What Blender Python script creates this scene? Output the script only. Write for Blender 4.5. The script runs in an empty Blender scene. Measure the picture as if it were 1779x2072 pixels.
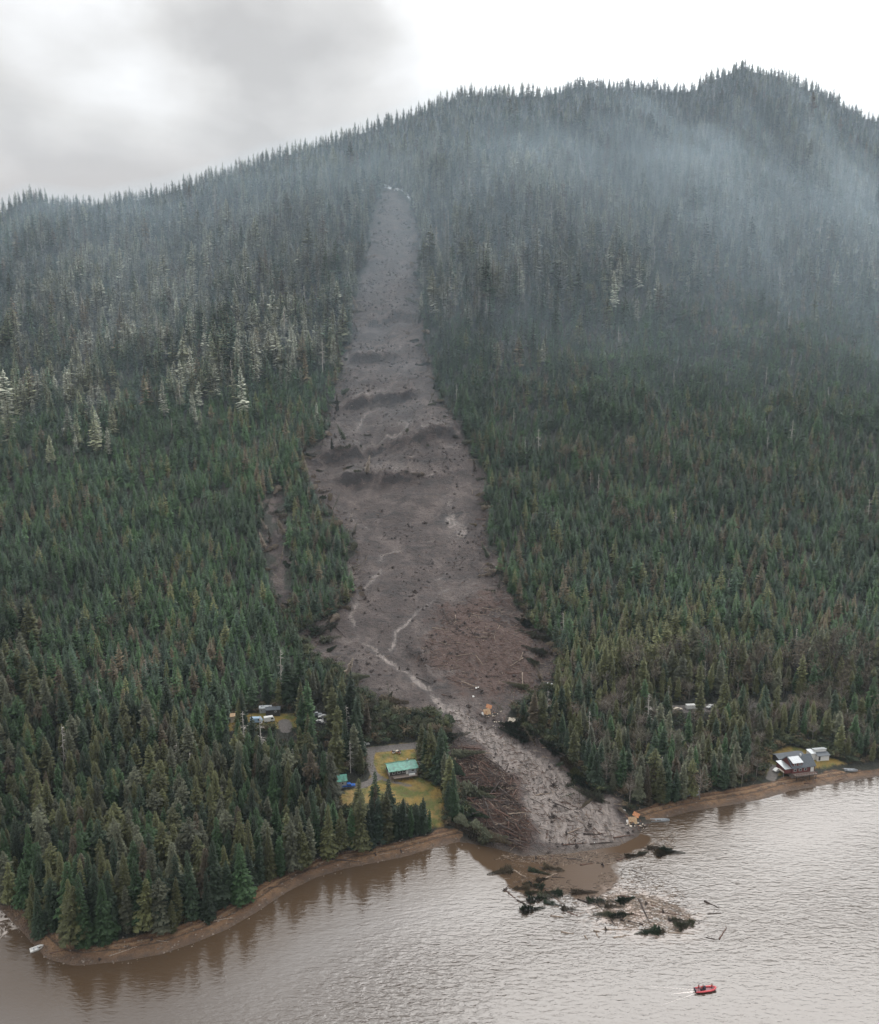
import bpy, math, random
import numpy as np
from mathutils import Vector, Matrix
random.seed(7); RNG = np.random.default_rng(7)
sc = bpy.context.scene
COL = sc.collection
R = math.radians

# ------------------------------------------------------------------ camera
CAM_Z = 200.0; PITCH = R(11.0); F = 1703.0          # F, picture coordinates: 1779 x 2072 frame
cam_d = bpy.data.cameras.new("camera"); cam = bpy.data.objects.new("camera", cam_d); COL.objects.link(cam)
cam_d.sensor_fit = 'VERTICAL'; cam_d.sensor_height = 24; cam_d.lens = 24 * F / 2072.0
cam_d.clip_start = 1; cam_d.clip_end = 20000
cam.location = (0, 0, CAM_Z); cam.rotation_euler = (R(90) - PITCH, 0, 0)
sc.camera = cam
sc.render.resolution_x = 879; sc.render.resolution_y = 1024
sc.view_settings.view_transform = 'Standard'; sc.view_settings.look = 'None'
sc.view_settings.exposure = 0.25; sc.view_settings.gamma = 1.0
sc.cycles.use_denoising = True
sc.cycles.max_bounces = 6; sc.cycles.diffuse_bounces = 2; sc.cycles.glossy_bounces = 2
sc.cycles.volume_bounces = 0; sc.cycles.transparent_max_bounces = 8
sc.cycles.volume_step_rate = 2.0; sc.cycles.volume_max_steps = 64

# ------------------------------------------------------------------ node helper
def N(nt, typ, **kw):
    n = nt.nodes.new(typ)
    for k, v in kw.items():
        if k == 'inp':
            for kk, vv in v.items(): n.inputs[kk].default_value = vv
        else: setattr(n, k, v)
    return n
def L(nt, a, b): nt.links.new(a, b)
def ramp(nt, fac, stops, interp='LINEAR'):
    n = nt.nodes.new('ShaderNodeValToRGB'); r = n.color_ramp; r.interpolation = interp
    while len(r.elements) > 1: r.elements.remove(r.elements[-1])
    for i, (p, c) in enumerate(stops):
        e = r.elements[0] if i == 0 else r.elements.new(p)
        e.position = p
        e.color = (c, c, c, 1) if isinstance(c, (int, float)) else (*c, 1)
    L(nt, fac, n.inputs[0]); return n.outputs[0]
def mix(nt, fac, a, b, bt='MIX'):
    n = nt.nodes.new('ShaderNodeMix'); n.data_type = 'RGBA'; n.blend_type = bt
    for s, v in ((0, fac), (6, a), (7, b)):
        if isinstance(v, (int, float)): n.inputs[s].default_value = v if s == 0 else (v, v, v, 1)
        elif isinstance(v, tuple): n.inputs[s].default_value = (*v, 1) if len(v) == 3 else v
        else: L(nt, v, n.inputs[s])
    return n.outputs[2]
def math_(nt, op, a, b=None, c=None, clamp=False):
    n = nt.nodes.new('ShaderNodeMath'); n.operation = op; n.use_clamp = clamp
    for i, v in enumerate((a, b, c)):
        if v is None: continue
        if isinstance(v, (int, float)): n.inputs[i].default_value = v
        else: L(nt, v, n.inputs[i])
    return n.outputs[0]
def noise(nt, vec, scale, detail=4, rough=.55, dist=0.0):
    n = nt.nodes.new('ShaderNodeTexNoise'); n.inputs['Scale'].default_value = scale
    n.inputs['Detail'].default_value = detail; n.inputs['Roughness'].default_value = rough
    n.inputs['Distortion'].default_value = dist
    if vec is not None: L(nt, vec, n.inputs['Vector'])
    return n.outputs['Fac']
def mapping(nt, vec, scale=(1, 1, 1), rot=(0, 0, 0), loc=(0, 0, 0)):
    n = nt.nodes.new('ShaderNodeMapping'); n.inputs['Scale'].default_value = scale
    n.inputs['Rotation'].default_value = rot; n.inputs['Location'].default_value = loc
    L(nt, vec, n.inputs['Vector']); return n.outputs[0]

# ------------------------------------------------------------------ sky and sun
SUN_EL, SUN_AZ = R(44), R(24)        # azimuth clockwise from +Y: the sun is behind cloud over the mountain
w = bpy.data.worlds.new("World"); sc.world = w; w.use_nodes = True; nt = w.node_tree; nt.nodes.clear()
sky = N(nt, 'ShaderNodeTexSky', sky_type='NISHITA', sun_disc=False, sun_elevation=SUN_EL, sun_rotation=SUN_AZ)
tc = N(nt, 'ShaderNodeTexCoord')
gen = tc.outputs['Generated']
sep = N(nt, 'ShaderNodeSeparateXYZ'); L(nt, gen, sep.inputs[0])
_wn = nt.nodes.new('ShaderNodeTexNoise'); _wn.inputs['Scale'].default_value = 4.5; _wn.inputs['Detail'].default_value = 5; L(nt, gen, _wn.inputs['Vector'])
_w1 = N(nt, 'ShaderNodeVectorMath', operation='MULTIPLY_ADD'); L(nt, _wn.outputs['Color'], _w1.inputs[0]); _w1.inputs[1].default_value = (.26, .1, .16); _w1.inputs[2].default_value = (-.13, -.05, -.08)
_w2 = N(nt, 'ShaderNodeVectorMath', operation='ADD'); L(nt, gen, _w2.inputs[0]); L(nt, _w1.outputs[0], _w2.inputs[1])
_w3 = N(nt, 'ShaderNodeVectorMath', operation='NORMALIZE'); L(nt, _w2.outputs[0], _w3.inputs[0]); warped = _w3.outputs[0]
def blob(az, el, r0, r1):
    d = (math.sin(R(az)) * math.cos(R(el)), math.cos(R(az)) * math.cos(R(el)), math.sin(R(el)))
    n = N(nt, 'ShaderNodeVectorMath', operation='DOT_PRODUCT'); L(nt, warped, n.inputs[0]); n.inputs[1].default_value = d
    m = N(nt, 'ShaderNodeMapRange', interpolation_type='SMOOTHSTEP'); L(nt, n.outputs['Value'], m.inputs[0])
    m.inputs[1].default_value = math.cos(R(r1)); m.inputs[2].default_value = math.cos(R(r0))
    return m.outputs[0]
n1 = noise(nt, mapping(nt, gen, (1, 1, 2.2), loc=(.3, 0, .2)), 3.2, 7, .52, .25)
n2 = noise(nt, mapping(nt, gen, (1, 1, 2.0)), 9.0, 5, .5)
# grey cloud bank over the lower left of the mountain: sum of soft lobes minus bright openings
g = math_(nt, 'ADD', math_(nt, 'MULTIPLY', blob(-24, 11, 1, 26), .98), math_(nt, 'MULTIPLY', blob(-11, 14, 0, 19), .66))
g = math_(nt, 'ADD', g, math_(nt, 'MULTIPLY', blob(-15.5, 19.5, 0, 4), .35))
g = math_(nt, 'SUBTRACT', g, math_(nt, 'MULTIPLY', blob(-22, 22, 1, 11), .95))
g = math_(nt, 'SUBTRACT', g, math_(nt, 'MULTIPLY', blob(-18, 12.6, 0, 6), .42))
g = math_(nt, 'ADD', g, math_(nt, 'MULTIPLY', blob(32, 16, 0, 5), .5))
g = math_(nt, 'ADD', g, math_(nt, 'MULTIPLY', math_(nt, 'SUBTRACT', n1, .5), 2.0))
g = math_(nt, 'ADD', g, math_(nt, 'MULTIPLY', math_(nt, 'SUBTRACT', n2, .5), .5))
g = math_(nt, 'MULTIPLY', g, .74)
cl = ramp(nt, g, [(.0, (1.08, 1.08, 1.08)), (.3, (.86, .855, .85)), (.62, (.68, .665, .645)), (1, (.50, .485, .47))])
low = ramp(nt, sep.outputs[2], [(.1, (1.0, .93, .90)), (.22, (1, .995, .99)), (.3, (1, 1, 1))])
cl = mix(nt, 1.0, cl, low, 'MULTIPLY')
# overcast zenith is brighter than the horizon, brightest where the sun sits behind the cloud
up = ramp(nt, sep.outputs[2], [(.36, 1.0), (.5, 1.15), (.66, 1.55), (1, 1.9)])
cl = mix(nt, 1.0, cl, up, 'MULTIPLY')
glow = math_(nt, 'MULTIPLY_ADD', blob(22, 44, 4, 34), 1.9, 1.0)
vm = N(nt, 'ShaderNodeVectorMath', operation='SCALE'); L(nt, cl, vm.inputs[0]); L(nt, glow, vm.inputs['Scale'])
vs = N(nt, 'ShaderNodeVectorMath', operation='SCALE'); L(nt, sky.outputs[0], vs.inputs[0]); vs.inputs['Scale'].default_value = .05
tot = mix(nt, .93, vs.outputs[0], vm.outputs[0])
bg = N(nt, 'ShaderNodeBackground'); L(nt, tot, bg.inputs[0]); bg.inputs[1].default_value = 1.0
wo = N(nt, 'ShaderNodeOutputWorld'); L(nt, bg.outputs[0], wo.inputs[0])
w.cycles.sampling_method = 'MANUAL'; w.cycles.sample_map_resolution = 512

sd = bpy.data.lights.new("sun", 'SUN'); sd.energy = .9; sd.angle = R(40); sd.color = (1, .955, .9)
so = bpy.data.objects.new("sun", sd); COL.objects.link(so)
sv = Vector((math.sin(SUN_AZ) * math.cos(SUN_EL), math.cos(SUN_AZ) * math.cos(SUN_EL), math.sin(SUN_EL)))
so.rotation_euler = sv.to_track_quat('Z', 'Y').to_euler(); so.location = (300, 400, 900)

# ------------------------------------------------------------------ maths: picture ray <-> world, noise, polygons
cp, sp = math.cos(PITCH), math.sin(PITCH)
def ray(px, py):
    u = (np.asarray(px, float) - 889.5) / F; v = (np.asarray(py, float) - 1036) / F
    return np.stack([u, cp - v * sp, -sp - v * cp], -1)      # F - v*U with Fwd=(0,cp,-sp), U=(0,sp,cp)
def proj(x, y, z):
    zz = y * cp - (z - CAM_Z) * sp
    up_ = y * sp + (z - CAM_Z) * cp
    return 889.5 + F * x / zz, 1036 - F * up_ / zz, zz
def water_pt(px, py):
    d = ray(px, py); t = -CAM_Z / d[..., 2]
    return np.stack([d[..., 0] * t, d[..., 1] * t], -1)
def vnoise(x, y, seed=0):
    xi = np.floor(x).astype(np.int64); yi = np.floor(y).astype(np.int64)
    fx = x - xi; fy = y - yi
    fx = fx * fx * fx * (fx * (fx * 6 - 15) + 10); fy = fy * fy * fy * (fy * (fy * 6 - 15) + 10)
    def h(a, b):
        n = (a * 374761393 + b * 668265263 + seed * 974634777) & 0xFFFFFFFF
        n = ((n ^ (n >> 13)) * 1274126177) & 0xFFFFFFFF
        n = n ^ (n >> 16)
        return (n & 0xFFFF) / 32767.5 - 1
    return (h(xi, yi) * (1 - fx) + h(xi + 1, yi) * fx) * (1 - fy) + (h(xi, yi + 1) * (1 - fx) + h(xi + 1, yi + 1) * fx) * fy
def fbm(x, y, sc_, oct_=4, seed=0, gain=.5):
    a, s, t = 1.0, 0.0, 0.0
    for i in range(oct_):
        s = s + a * vnoise(x / sc_, y / sc_, seed + i * 17); t += a; a *= gain; sc_ = sc_ / 2.03
    return s / t
def sdist(P, X, Y, closed=True):
    """distance to a polyline / signed (positive inside) for a closed polygon"""
    P = np.asarray(P, float); n = len(P); D = np.full(X.shape, 1e18); ins = np.zeros(X.shape, bool)
    for i in range(n if closed else n - 1):
        ax, ay = P[i]; bx, by = P[(i + 1) % n]; dx, dy = bx - ax, by - ay; l2 = dx * dx + dy * dy + 1e-9
        t = np.clip(((X - ax) * dx + (Y - ay) * dy) / l2, 0, 1)
        D = np.minimum(D, (X - ax - t * dx) ** 2 + (Y - ay - t * dy) ** 2)
        if closed and ay != by:
            c = (ay > Y) != (by > Y)
            ins ^= c & (X < (bx - ax) * (Y - ay) / (by - ay) + ax)
    D = np.sqrt(D)
    return np.where(ins, D, -D) if closed else D
def sst(x, a, b):
    t = np.clip((x - a) / (b - a), 0, 1); return t * t * (3 - 2 * t)

# ------------------------------------------------------------------ terrain
SHORE_PX = [(-420, 1600), (-200, 1720), (-60, 1800), (0, 1838), (45, 1885), (95, 1940), (150, 1954), (240, 1946), (330, 1930), (400, 1905), (460, 1880),
            (520, 1845), (580, 1805), (640, 1775), (700, 1757), (760, 1745), (820, 1733), (880, 1716), (930, 1703), (1000, 1716), (1060, 1733),
            (1150, 1727), (1250, 1712), (1292, 1692), (1300, 1672), (1340, 1657), (1400, 1641), (1470, 1630), (1540, 1618), (1600, 1600),
            (1660, 1590), (1720, 1580), (1779, 1570), (1900, 1556), (2100, 1540), (2500, 1520)]
SH = water_pt(*np.array(SHORE_PX, float).T)
LAND = np.vstack([[(-4000, 900)], [(-900, 520)], SH, [(1400, 560)], [(4000, 900)], [(4000, 6000)], [(-4000, 6000)]])
# skyline (ground, below the tree tops) -> ridge elevation by azimuth
SKY_PX = [(-300, 500), (0, 432), (60, 408), (200, 425), (330, 402), (450, 362), (600, 315), (720, 282), (860, 228), (940, 196), (1100, 200), (1170, 182),
          (1260, 186), (1400, 188), (1440, 165), (1500, 142), (1560, 158), (1640, 186), (1700, 216), (1779, 262), (1900, 335), (2100, 430)]
def ridge_y(a): return np.interp(a, [-.65, -.3, 0, .3, .45, .7], [1230, 1330, 1430, 1560, 1620, 1560])
_a = []; _e = []
for px, py in SKY_PX:
    d = ray(px, py); a = d[0] / d[1]; Yr = float(ridge_y(a)); _a.append(a); _e.append(CAM_Z + d[2] / d[1] * Yr - 4)
def ridge_e(a): return np.interp(a, _a, _e)
def height0(X, Y):
    d = sdist(LAND, X, Y)
    Yc = np.maximum(Y, 60.0); a = np.clip(X / Yc, -.9, .9)
    y0 = np.interp(a, [-.6, 0, .6], [275, 325, 385])
    t = (Yc - y0) / (ridge_y(a) - y0)
    tt = np.clip(t, 0, 1)
    E = ridge_e(a)
    m = E * (.93 * tt ** 1.5 + .07 * tt ** 4)
    # spurs and gullies running down the slope
    g1 = fbm(X, Y * .35, 150, 3, 5); g2 = fbm(X, Y * .5, 60, 3, 9)
    env = sst(tt, .1, .45) * (1 - sst(tt, .82, 1.0) * .85)
    m = m + env * (g1 * 26 + g2 * 9)
    m = m + 2.0 * fbm(X, Y, 40, 3, 3) * sst(d, 20, 120)
    m = np.where(t > 1, m - (t - 1) * E * 1.1, m)
    m = m * sst(d, 0, 90)
    beach = np.where(d < 0, np.maximum(-8, d * .22), np.where(d < 11, 1.9 * (np.clip(d, 0, 11) / 11) ** .8, 1.9 + (np.minimum(d, 90) - 11) * .05 + 1.1 * sst(d, 10, 14)))
    return beach + np.maximum(m, -3), d, t
def axis(segs):
    out = []
    for a, b, s in segs:
        out += list(np.arange(a, b, s))
    out.append(segs[-1][1]); return np.array(out)
GX = axis([(-3000, -1400, 160), (-1400, -950, 30), (-950, -300, 5), (-300, -60, 2.4), (-60, 130, 1.35), (130, 320, 2.4), (320, 1150, 5), (1150, 1600, 30), (1600, 3000, 160)])
GY = axis([(-900, 150, 120), (150, 230, 10), (230, 560, 1.7), (560, 900, 2.1), (900, 1400, 3.2), (1400, 1720, 5), (1720, 3000, 60)])
XX, YY = np.meshgrid(GX, GY)
H0, SD, TT = height0(XX, YY)
def bil(G, x, y):
    x = np.asarray(x, float); y = np.asarray(y, float)
    i = np.clip(np.searchsorted(GX, x) - 1, 0, len(GX) - 2); j = np.clip(np.searchsorted(GY, y) - 1, 0, len(GY) - 2)
    fx = np.clip((x - GX[i]) / (GX[i + 1] - GX[i]), 0, 1); fy = np.clip((y - GY[j]) / (GY[j + 1] - GY[j]), 0, 1)
    return (G[j, i] * (1 - fx) + G[j, i + 1] * fx) * (1 - fy) + (G[j + 1, i] * (1 - fx) + G[j + 1, i + 1] * fx) * fy
def ground_pt(px, py, G=None):
    """march picture rays to the terrain; returns (n,3)"""
    G = H0 if G is None else G
    d = ray(np.atleast_1d(px), np.atleast_1d(py)); ys = np.arange(150, 1750, 1.5)
    s = ys[None, :] / d[:, 1:2]
    X = d[:, 0:1] * s; Z = CAM_Z + d[:, 2:3] * s; Hh = np.maximum(bil(G, X, np.broadcast_to(ys, X.shape)), 0)
    below = Z <= Hh; k = np.argmax(below, 1); k = np.where(below.any(1), k, len(ys) - 1); r = np.arange(len(k))
    k0 = np.maximum(k - 1, 0)
    a = (Z - Hh)[r, k0]; b = (Z - Hh)[r, k]; f = np.clip(a / (a - b + 1e-9), 0, 1)
    yy = ys[k0] + (ys[k] - ys[k0]) * f; ss = yy / d[:, 1]
    return np.stack([d[:, 0] * ss, yy, CAM_Z + d[:, 2] * ss], -1)
def poly(px_list, G=None): 
    p = ground_pt(*np.array(px_list, float).T, G); return p[:, :2]

SLIDE_PX = [(790, 378), (825, 410), (850, 470), (845, 560), (850, 640), (855, 690), (875, 760), (890, 820), (930, 860), (945, 900), (975, 950), (985, 1020), (985, 1080),
            (1000, 1150), (1030, 1210), (1080, 1260), (1115, 1290), (1130, 1330), (1125, 1380), (1070, 1400), (1030, 1440), (1060, 1470), (1100, 1510), (1160, 1560),
            (1200, 1610), (1260, 1640), (1290, 1665), (1285, 1706), (1200, 1740), (1060, 1755), (1000, 1735), (960, 1690), (935, 1620), (925, 1560), (900, 1500), (910, 1475),
            (850, 1445), (760, 1405), (700, 1370), (640, 1320), (600, 1290), (640, 1265), (700, 1235), (715, 1190), (708, 1130), (712, 1080), (680, 1040), (640, 1000),
            (625, 960), (620, 920), (660, 890), (668, 850), (685, 800), (690, 720), (715, 670), (720, 600), (740, 530), (750, 470), (765, 410)]
SCAR_PX = [(530, 990), (575, 985), (572, 1050), (580, 1120), (590, 1190), (600, 1240), (570, 1230), (545, 1170), (528, 1100)]
PILE_PX = [(925, 1500), (985, 1515), (1040, 1570), (1058, 1620), (1080, 1680), (1062, 1732), (1010, 1708), (960, 1650), (935, 1590)]
PALE_PX = [(896, 1425), (950, 1432), (1000, 1462), (1060, 1500), (1085, 1520), (1130, 1565), (1190, 1615), (1245, 1645), (1265, 1680), (1230, 1706), (1150, 1712), (1095, 1700),
           (1080, 1660), (1058, 1600), (1030, 1560), (980, 1505), (925, 1470), (890, 1442)]
DEBRIS_PX = [(950, 1190), (1030, 1215), (1110, 1290), (1128, 1370), (1040, 1400), (960, 1400), (860, 1350), (850, 1290), (900, 1240)]
MEADOW_PX = [[(745, 1512), (835, 1503), (850, 1545), (846, 1572), (890, 1590), (902, 1620), (897, 1665), (935, 1690), (925, 1703), (880, 1706), (855, 1650), (810, 1640), (755, 1648), (690, 1640), (684, 1604), (745, 1590), (752, 1560)],
             [(1550, 1570), (1556, 1525), (1600, 1508), (1640, 1520), (1700, 1540), (1750, 1556), (1742, 1572), (1640, 1588), (1570, 1592)],
             [(452, 1480), (470, 1452), (540, 1440), (605, 1446), (602, 1476), (560, 1474), (490, 1478)]]
CLEAR_PX = [[(618, 1440), (665, 1440), (668, 1475), (620, 1475)], [(1352, 1425), (1460, 1420), (1462, 1440), (1352, 1444)],
            [(600, 1560), (735, 1575), (735, 1600), (660, 1604)], [(1700, 1552), (1779, 1552), (1779, 1566), (1700, 1566)]]
STREAM_PX = [([(905, 1003), (912, 1022), (905, 1045), (925, 1060), (935, 1072)], 4.5), ([(935, 1072), (880, 1090), (830, 1103), (735, 1125)], 1.0),
             ([(775, 1118), (768, 1150), (732, 1195), (708, 1240), (735, 1285), (760, 1315), (820, 1350), (870, 1385), (900, 1430)], 2.0),
             ([(905, 1185), (850, 1230), (800, 1272), (790, 1310)], 1.4), ([(700, 1290), (735, 1305), (790, 1330)], 1.5), ([(700, 700), (712, 745), (705, 790)], 2.2), ([(790, 700), (815, 690), (800, 712)], 2),
             ([(720, 870), (735, 850), (745, 830)], 2), ([(830, 850), (815, 885), (780, 895), (720, 905)], 2), ([(620, 922), (700, 905), (790, 893), (930, 872)], 1.6),
             ([(690, 1020), (715, 1045), (745, 1065)], 1.5), ([(1045, 1510), (1065, 1540), (1100, 1580)], 2), ([(830, 960), (880, 950)], 1.2), ([(880, 1165), (905, 1150), (935, 1170)], 1.5)]
SCARP_PX = [[(622, 925), (700, 915), (780, 903), (850, 890), (932, 868)], [(680, 962), (740, 958), (800, 965), (850, 955)], [(690, 822), (760, 808), (850, 792)],
            [(705, 728), (760, 722), (812, 712)], [(735, 650), (800, 640), (850, 630)], [(820, 1300), (850, 1330), (880, 1390)]]
SLIDE, SCAR, PILE, PALE, DEBRIS = [poly(p) for p in (SLIDE_PX, SCAR_PX, PILE_PX, PALE_PX, DEBRIS_PX)]
MEADOW = [poly(p) for p in MEADOW_PX]
CLEAR = [poly(p) for p in CLEAR_PX]
_wx = XX + 8 * fbm(XX, YY, 20, 4, 201, .65); _wy = YY + 10 * fbm(XX, YY, 20, 4, 202, .65)
dS = np.maximum(sdist(SLIDE, _wx, _wy), sdist(SCAR, 1.0 * _wx + .8 * (_wx - XX), _wy) - 1.5)
dP = sdist(PILE, _wx, _wy); dW = sdist(PALE, _wx, _wy); dD = sdist(DEBRIS, XX + 4 * (_wx - XX), YY + 3 * (_wy - YY))
dM = np.maximum.reduce([sdist(p, XX, YY) for p in MEADOW])
dM0 = sdist(MEADOW[0], XX, YY); dM1 = sdist(MEADOW[1], XX, YY)
ins = sst(dS, -3, 6)
warp = 3.0 * fbm(XX, YY, 14, 3, 31)
stream = np.zeros_like(XX); HH = H0.copy()
for P, wd in STREAM_PX:
    q = poly(P); dist = sdist(q, XX + warp, YY + warp[::-1, ::-1] * .0 + fbm(XX, YY, 11, 2, 77) * 3, closed=False)
    k = np.exp(-(dist / (wd * 1.15)) ** 2) * np.clip(.62 + .75 * fbm(XX, YY, 13, 3, 140 + int(wd * 7)), 0, 1); stream = np.maximum(stream, k); HH -= .6 * k * ins
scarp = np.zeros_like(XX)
for P in SCARP_PX:
    q = poly(P); order = np.argsort(q[:, 0])
    ax_ = q[order, 0]; ay_ = q[order, 1]
    yl = np.interp(XX, ax_, ay_) + 9 * fbm(XX, YY * .15, 26, 5, 41, .6)
    endf = sst(XX, ax_[0] - 4, ax_[0] + 10) * (1 - sst(XX, ax_[-1] - 10, ax_[-1] + 4))
    A = 6.5 if ay_.mean() > 500 else 2.5
    u = YY - yl                                   # behind the scarp line > 0
    HH += endf * ins * A * np.clip(1 + .9 * fbm(XX, YY * .3, 13, 4, 331, .65), .4, 1.8) * (sst(u, -3.2, .5) * np.exp(-np.clip(u, 0, 200) / 40) - .35 * np.exp(-((u + 9) / 8) ** 2))
    stream = np.maximum(stream, endf * .62 * np.exp(-((u - 7) / 5.5) ** 2) * np.clip(.5 + fbm(XX, YY * .5, 12, 3, 332), 0, 1))
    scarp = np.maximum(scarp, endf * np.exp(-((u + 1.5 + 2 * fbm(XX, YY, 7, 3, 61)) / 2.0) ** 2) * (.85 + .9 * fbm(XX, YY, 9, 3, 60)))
# the slide bed is scoured below the old forest floor, lumpy, with a rim
HH -= ins * (2.2 + 1.5 * sst(TT, .15, .6)) * (SD > 25)
lump = fbm(XX, YY, 16, 4, 51, .6) * 1.7 + fbm(XX * 1.5, YY * .4, 9, 3, 52) * 1.0 + 2.4 * np.abs(fbm(XX * .35 + 60, YY * 1.0 + .25 * XX, 18, 4, 53)) * sst(TT, .12, .3)
HH += ins * lump * (.55 + .6 * sst(dD, -5, 10) + .2 * sst(TT, .1, .5)) * sst(SD, -2, 30)
HH += sst(dP, -2, 6) * (1.8 + 1.2 * fbm(XX, YY, 9, 3, 91)) * sst(SD, 0, 12)
HH += sst(dW, 0, 4) * (-.3 + .45 * fbm(XX, YY, 7, 4, 92))
# the delta of mud at the shore keeps just above the water
HH = np.where(dM0 > -10, HH + .35 * fbm(XX, YY, 10, 3, 12), HH)
def H(x, y): return bil(HH, x, y)
def G3(px, py):
    p = ground_pt(px, py, HH)[0]; return Vector((float(p[0]), float(p[1]), float(p[2])))

def grid_mesh(name, GX, GY, Z):
    ny, nx = Z.shape; me = bpy.data.meshes.new(name)
    X, Y = np.meshgrid(GX, GY)
    co = np.stack([X, Y, Z], -1).reshape(-1, 3).astype(np.float32)
    idx = np.arange(nx * ny).reshape(ny, nx)
    q = np.stack([idx[:-1, :-1], idx[:-1, 1:], idx[1:, 1:], idx[1:, :-1]], -1).reshape(-1)
    nf = len(q) // 4
    me.vertices.add(len(co)); me.vertices.foreach_set('co', co.ravel())
    me.loops.add(len(q)); me.loops.foreach_set('vertex_index', q.astype(np.int32))
    me.polygons.add(nf); me.polygons.foreach_set('loop_start', np.arange(0, nf * 4, 4, dtype=np.int32))
    me.update(calc_edges=True); me.polygons.foreach_set('use_smooth', np.ones(nf, bool)); return me
def add_attr(me, name, chans):
    a = me.attributes.new(name, 'FLOAT_COLOR', 'POINT')
    c = np.ones((len(me.vertices), 4), np.float32)
    for i, ch in enumerate(chans): c[:, i] = np.clip(ch, 0, 1).reshape(-1)
    a.data.foreach_set('color', c.ravel())

# ---- ground material
def attr(nt, name, typ='GEOMETRY'):
    n = nt.nodes.new('ShaderNodeAttribute'); n.attribute_name = name; n.attribute_type = typ; return n
def newmat(name):
    m = bpy.data.materials.new(name); m.use_nodes = True; nt = m.node_tree; nt.nodes.clear()
    o = nt.nodes.new('ShaderNodeOutputMaterial'); b = nt.nodes.new('ShaderNodeBsdfPrincipled'); L(nt, b.outputs[0], o.inputs[0])
    return m, nt, b, o
def ground_material():
    m, nt, b, o = newmat("ground")
    geo = nt.nodes.new('ShaderNodeNewGeometry'); P = geo.outputs['Position']
    def chan(name):
        a = attr(nt, name); s = nt.nodes.new('ShaderNodeSeparateColor'); L(nt, a.outputs['Color'], s.inputs[0]); return s.outputs
    A = chan('cover_a'); B = chan('cover_b'); Cc = chan('cover_c')
    nf = noise(nt, P, .35, 6, .65); nm = noise(nt, P, .08, 5, .6); nn = noise(nt, P, 1.2, 4, .6)
    flow = noise(nt, mapping(nt, P, (.12, .06, .05)), 1, 7, .7, 1.2)
    def edge(c, w_=.5, lo=.4, hi=.6, nz=nf):
        return ramp(nt, math_(nt, 'ADD', c, math_(nt, 'MULTIPLY', math_(nt, 'SUBTRACT', nz, .5), w_)), [(lo, 0.), (hi, 1.)])
    forest = mix(nt, nf, (.008, .010, .006), (.022, .022, .013))
    mud = mix(nt, ramp(nt, nm, [(.3, 0.), (.7, 1.)]), (.021, .0142, .0125), (.052, .037, .033))
    mud = mix(nt, ramp(nt, flow, [(.35, 0.), (.5, .15), (.72, .75)]), mud, (.10, .076, .065))
    bands = noise(nt, mapping(nt, P, (.018, .11, .02), rot=(0, 0, R(-12))), 1, 6, .65, .6)
    mud = mix(nt, ramp(nt, bands, [(.36, .8), (.47, .15), (.6, 0.)]), mud, (.014, .0105, .0105))
    mud = mix(nt, ramp(nt, noise(nt, P, .05, 7, .7, .5), [(.5, 0.), (.62, .85)]), mud, (.10, .078, .069))
    mud = mix(nt, ramp(nt, nn, [(.3, .8), (.52, 0.)]), mud, (.012, .010, .009))
    rn_ = noise(nt, mapping(nt, P, (.16, .013, .02), rot=(0, 0, R(8))), 1, 5, .6, .35)
    rill = ramp(nt, math_(nt, 'ABSOLUTE', math_(nt, 'SUBTRACT', rn_, .5)), [(0, .0), (.01, .0), (.035, 0.)])
    mud = mix(nt, rill, mud, (.15, .122, .11))
    c = mix(nt, edge(A[0]), forest, mud)
    c = mix(nt, edge(A[1], 1.6, .3, .75), c, mix(nt, nn, (.032, .017, .013), (.085, .05, .038)))           # woody debris soil
    silt = mix(nt, ramp(nt, noise(nt, mapping(nt, P, (.5, .16, .3)), 1, 5, .65, .8), [(.3, 0.), (.6, 1.)]), (.045, .034, .029), (.195, .163, .145))
    c = mix(nt, edge(A[2], 1.1, .35, .7), c, silt)
    scarp_dark = mix(nt, nn, (.010, .008, .008), (.035, .028, .027))
    scarp_nz = noise(nt, mapping(nt, P, (.16, .35, .3)), 1, 6, .7)
    c = mix(nt, edge(B[0], 1.5, .38, .62, scarp_nz), c, scarp_dark)  # ragged darker band painted along the scarp lines
    g1 = mix(nt, ramp(nt, nm, [(.35, 0.), (.65, 1.)]), (.20, .135, .022), (.24, .155, .06))
    g1 = mix(nt, ramp(nt, noise(nt, P, .16, 5, .6), [(.42, 0.), (.6, 1.)]), g1, (.085, .095, .02))
    g1 = mix(nt, ramp(nt, nf, [(.35, .6), (.5, 0.)]), g1, (.09, .065, .025))
    c = mix(nt, edge(B[1], .6), c, g1)
    bch = mix(nt, ramp(nt, nm, [(.3, 0.), (.65, 1.)]), (.085, .042, .02), (.20, .115, .058))
    bch = mix(nt, ramp(nt, nf, [(.4, .7), (.55, 0.)]), bch, (.06, .036, .022))
    bch = mix(nt, ramp(nt, nn, [(.62, 0.), (.8, .6)]), bch, (.3, .25, .2))
    td = attr(nt, 'tide'); tds = nt.nodes.new('ShaderNodeSeparateColor'); L(nt, td.outputs['Color'], tds.inputs[0])
    tw = math_(nt, 'ADD', tds.outputs[0], math_(nt, 'MULTIPLY', math_(nt, 'SUBTRACT', nf, .5), .16))
    for p_, w__, col_, amt in ((.30, .035, (.028, .02, .014), .85), (.47, .03, (.05, .022, .013), .75), (.62, .05, (.018, .016, .01), .9), (.40, .03, (.25, .17, .10), .6)):
        bch = mix(nt, ramp(nt, tw, [(p_ - w__, 0.), (p_, amt), (p_ + w__, 0.)]), bch, col_)
    c = mix(nt, edge(B[2], .35), c, bch)
    grv = mix(nt, nn, (.075, .066, .06), (.15, .135, .125))
    c = mix(nt, edge(Cc[0], .3), c, grv)
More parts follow.
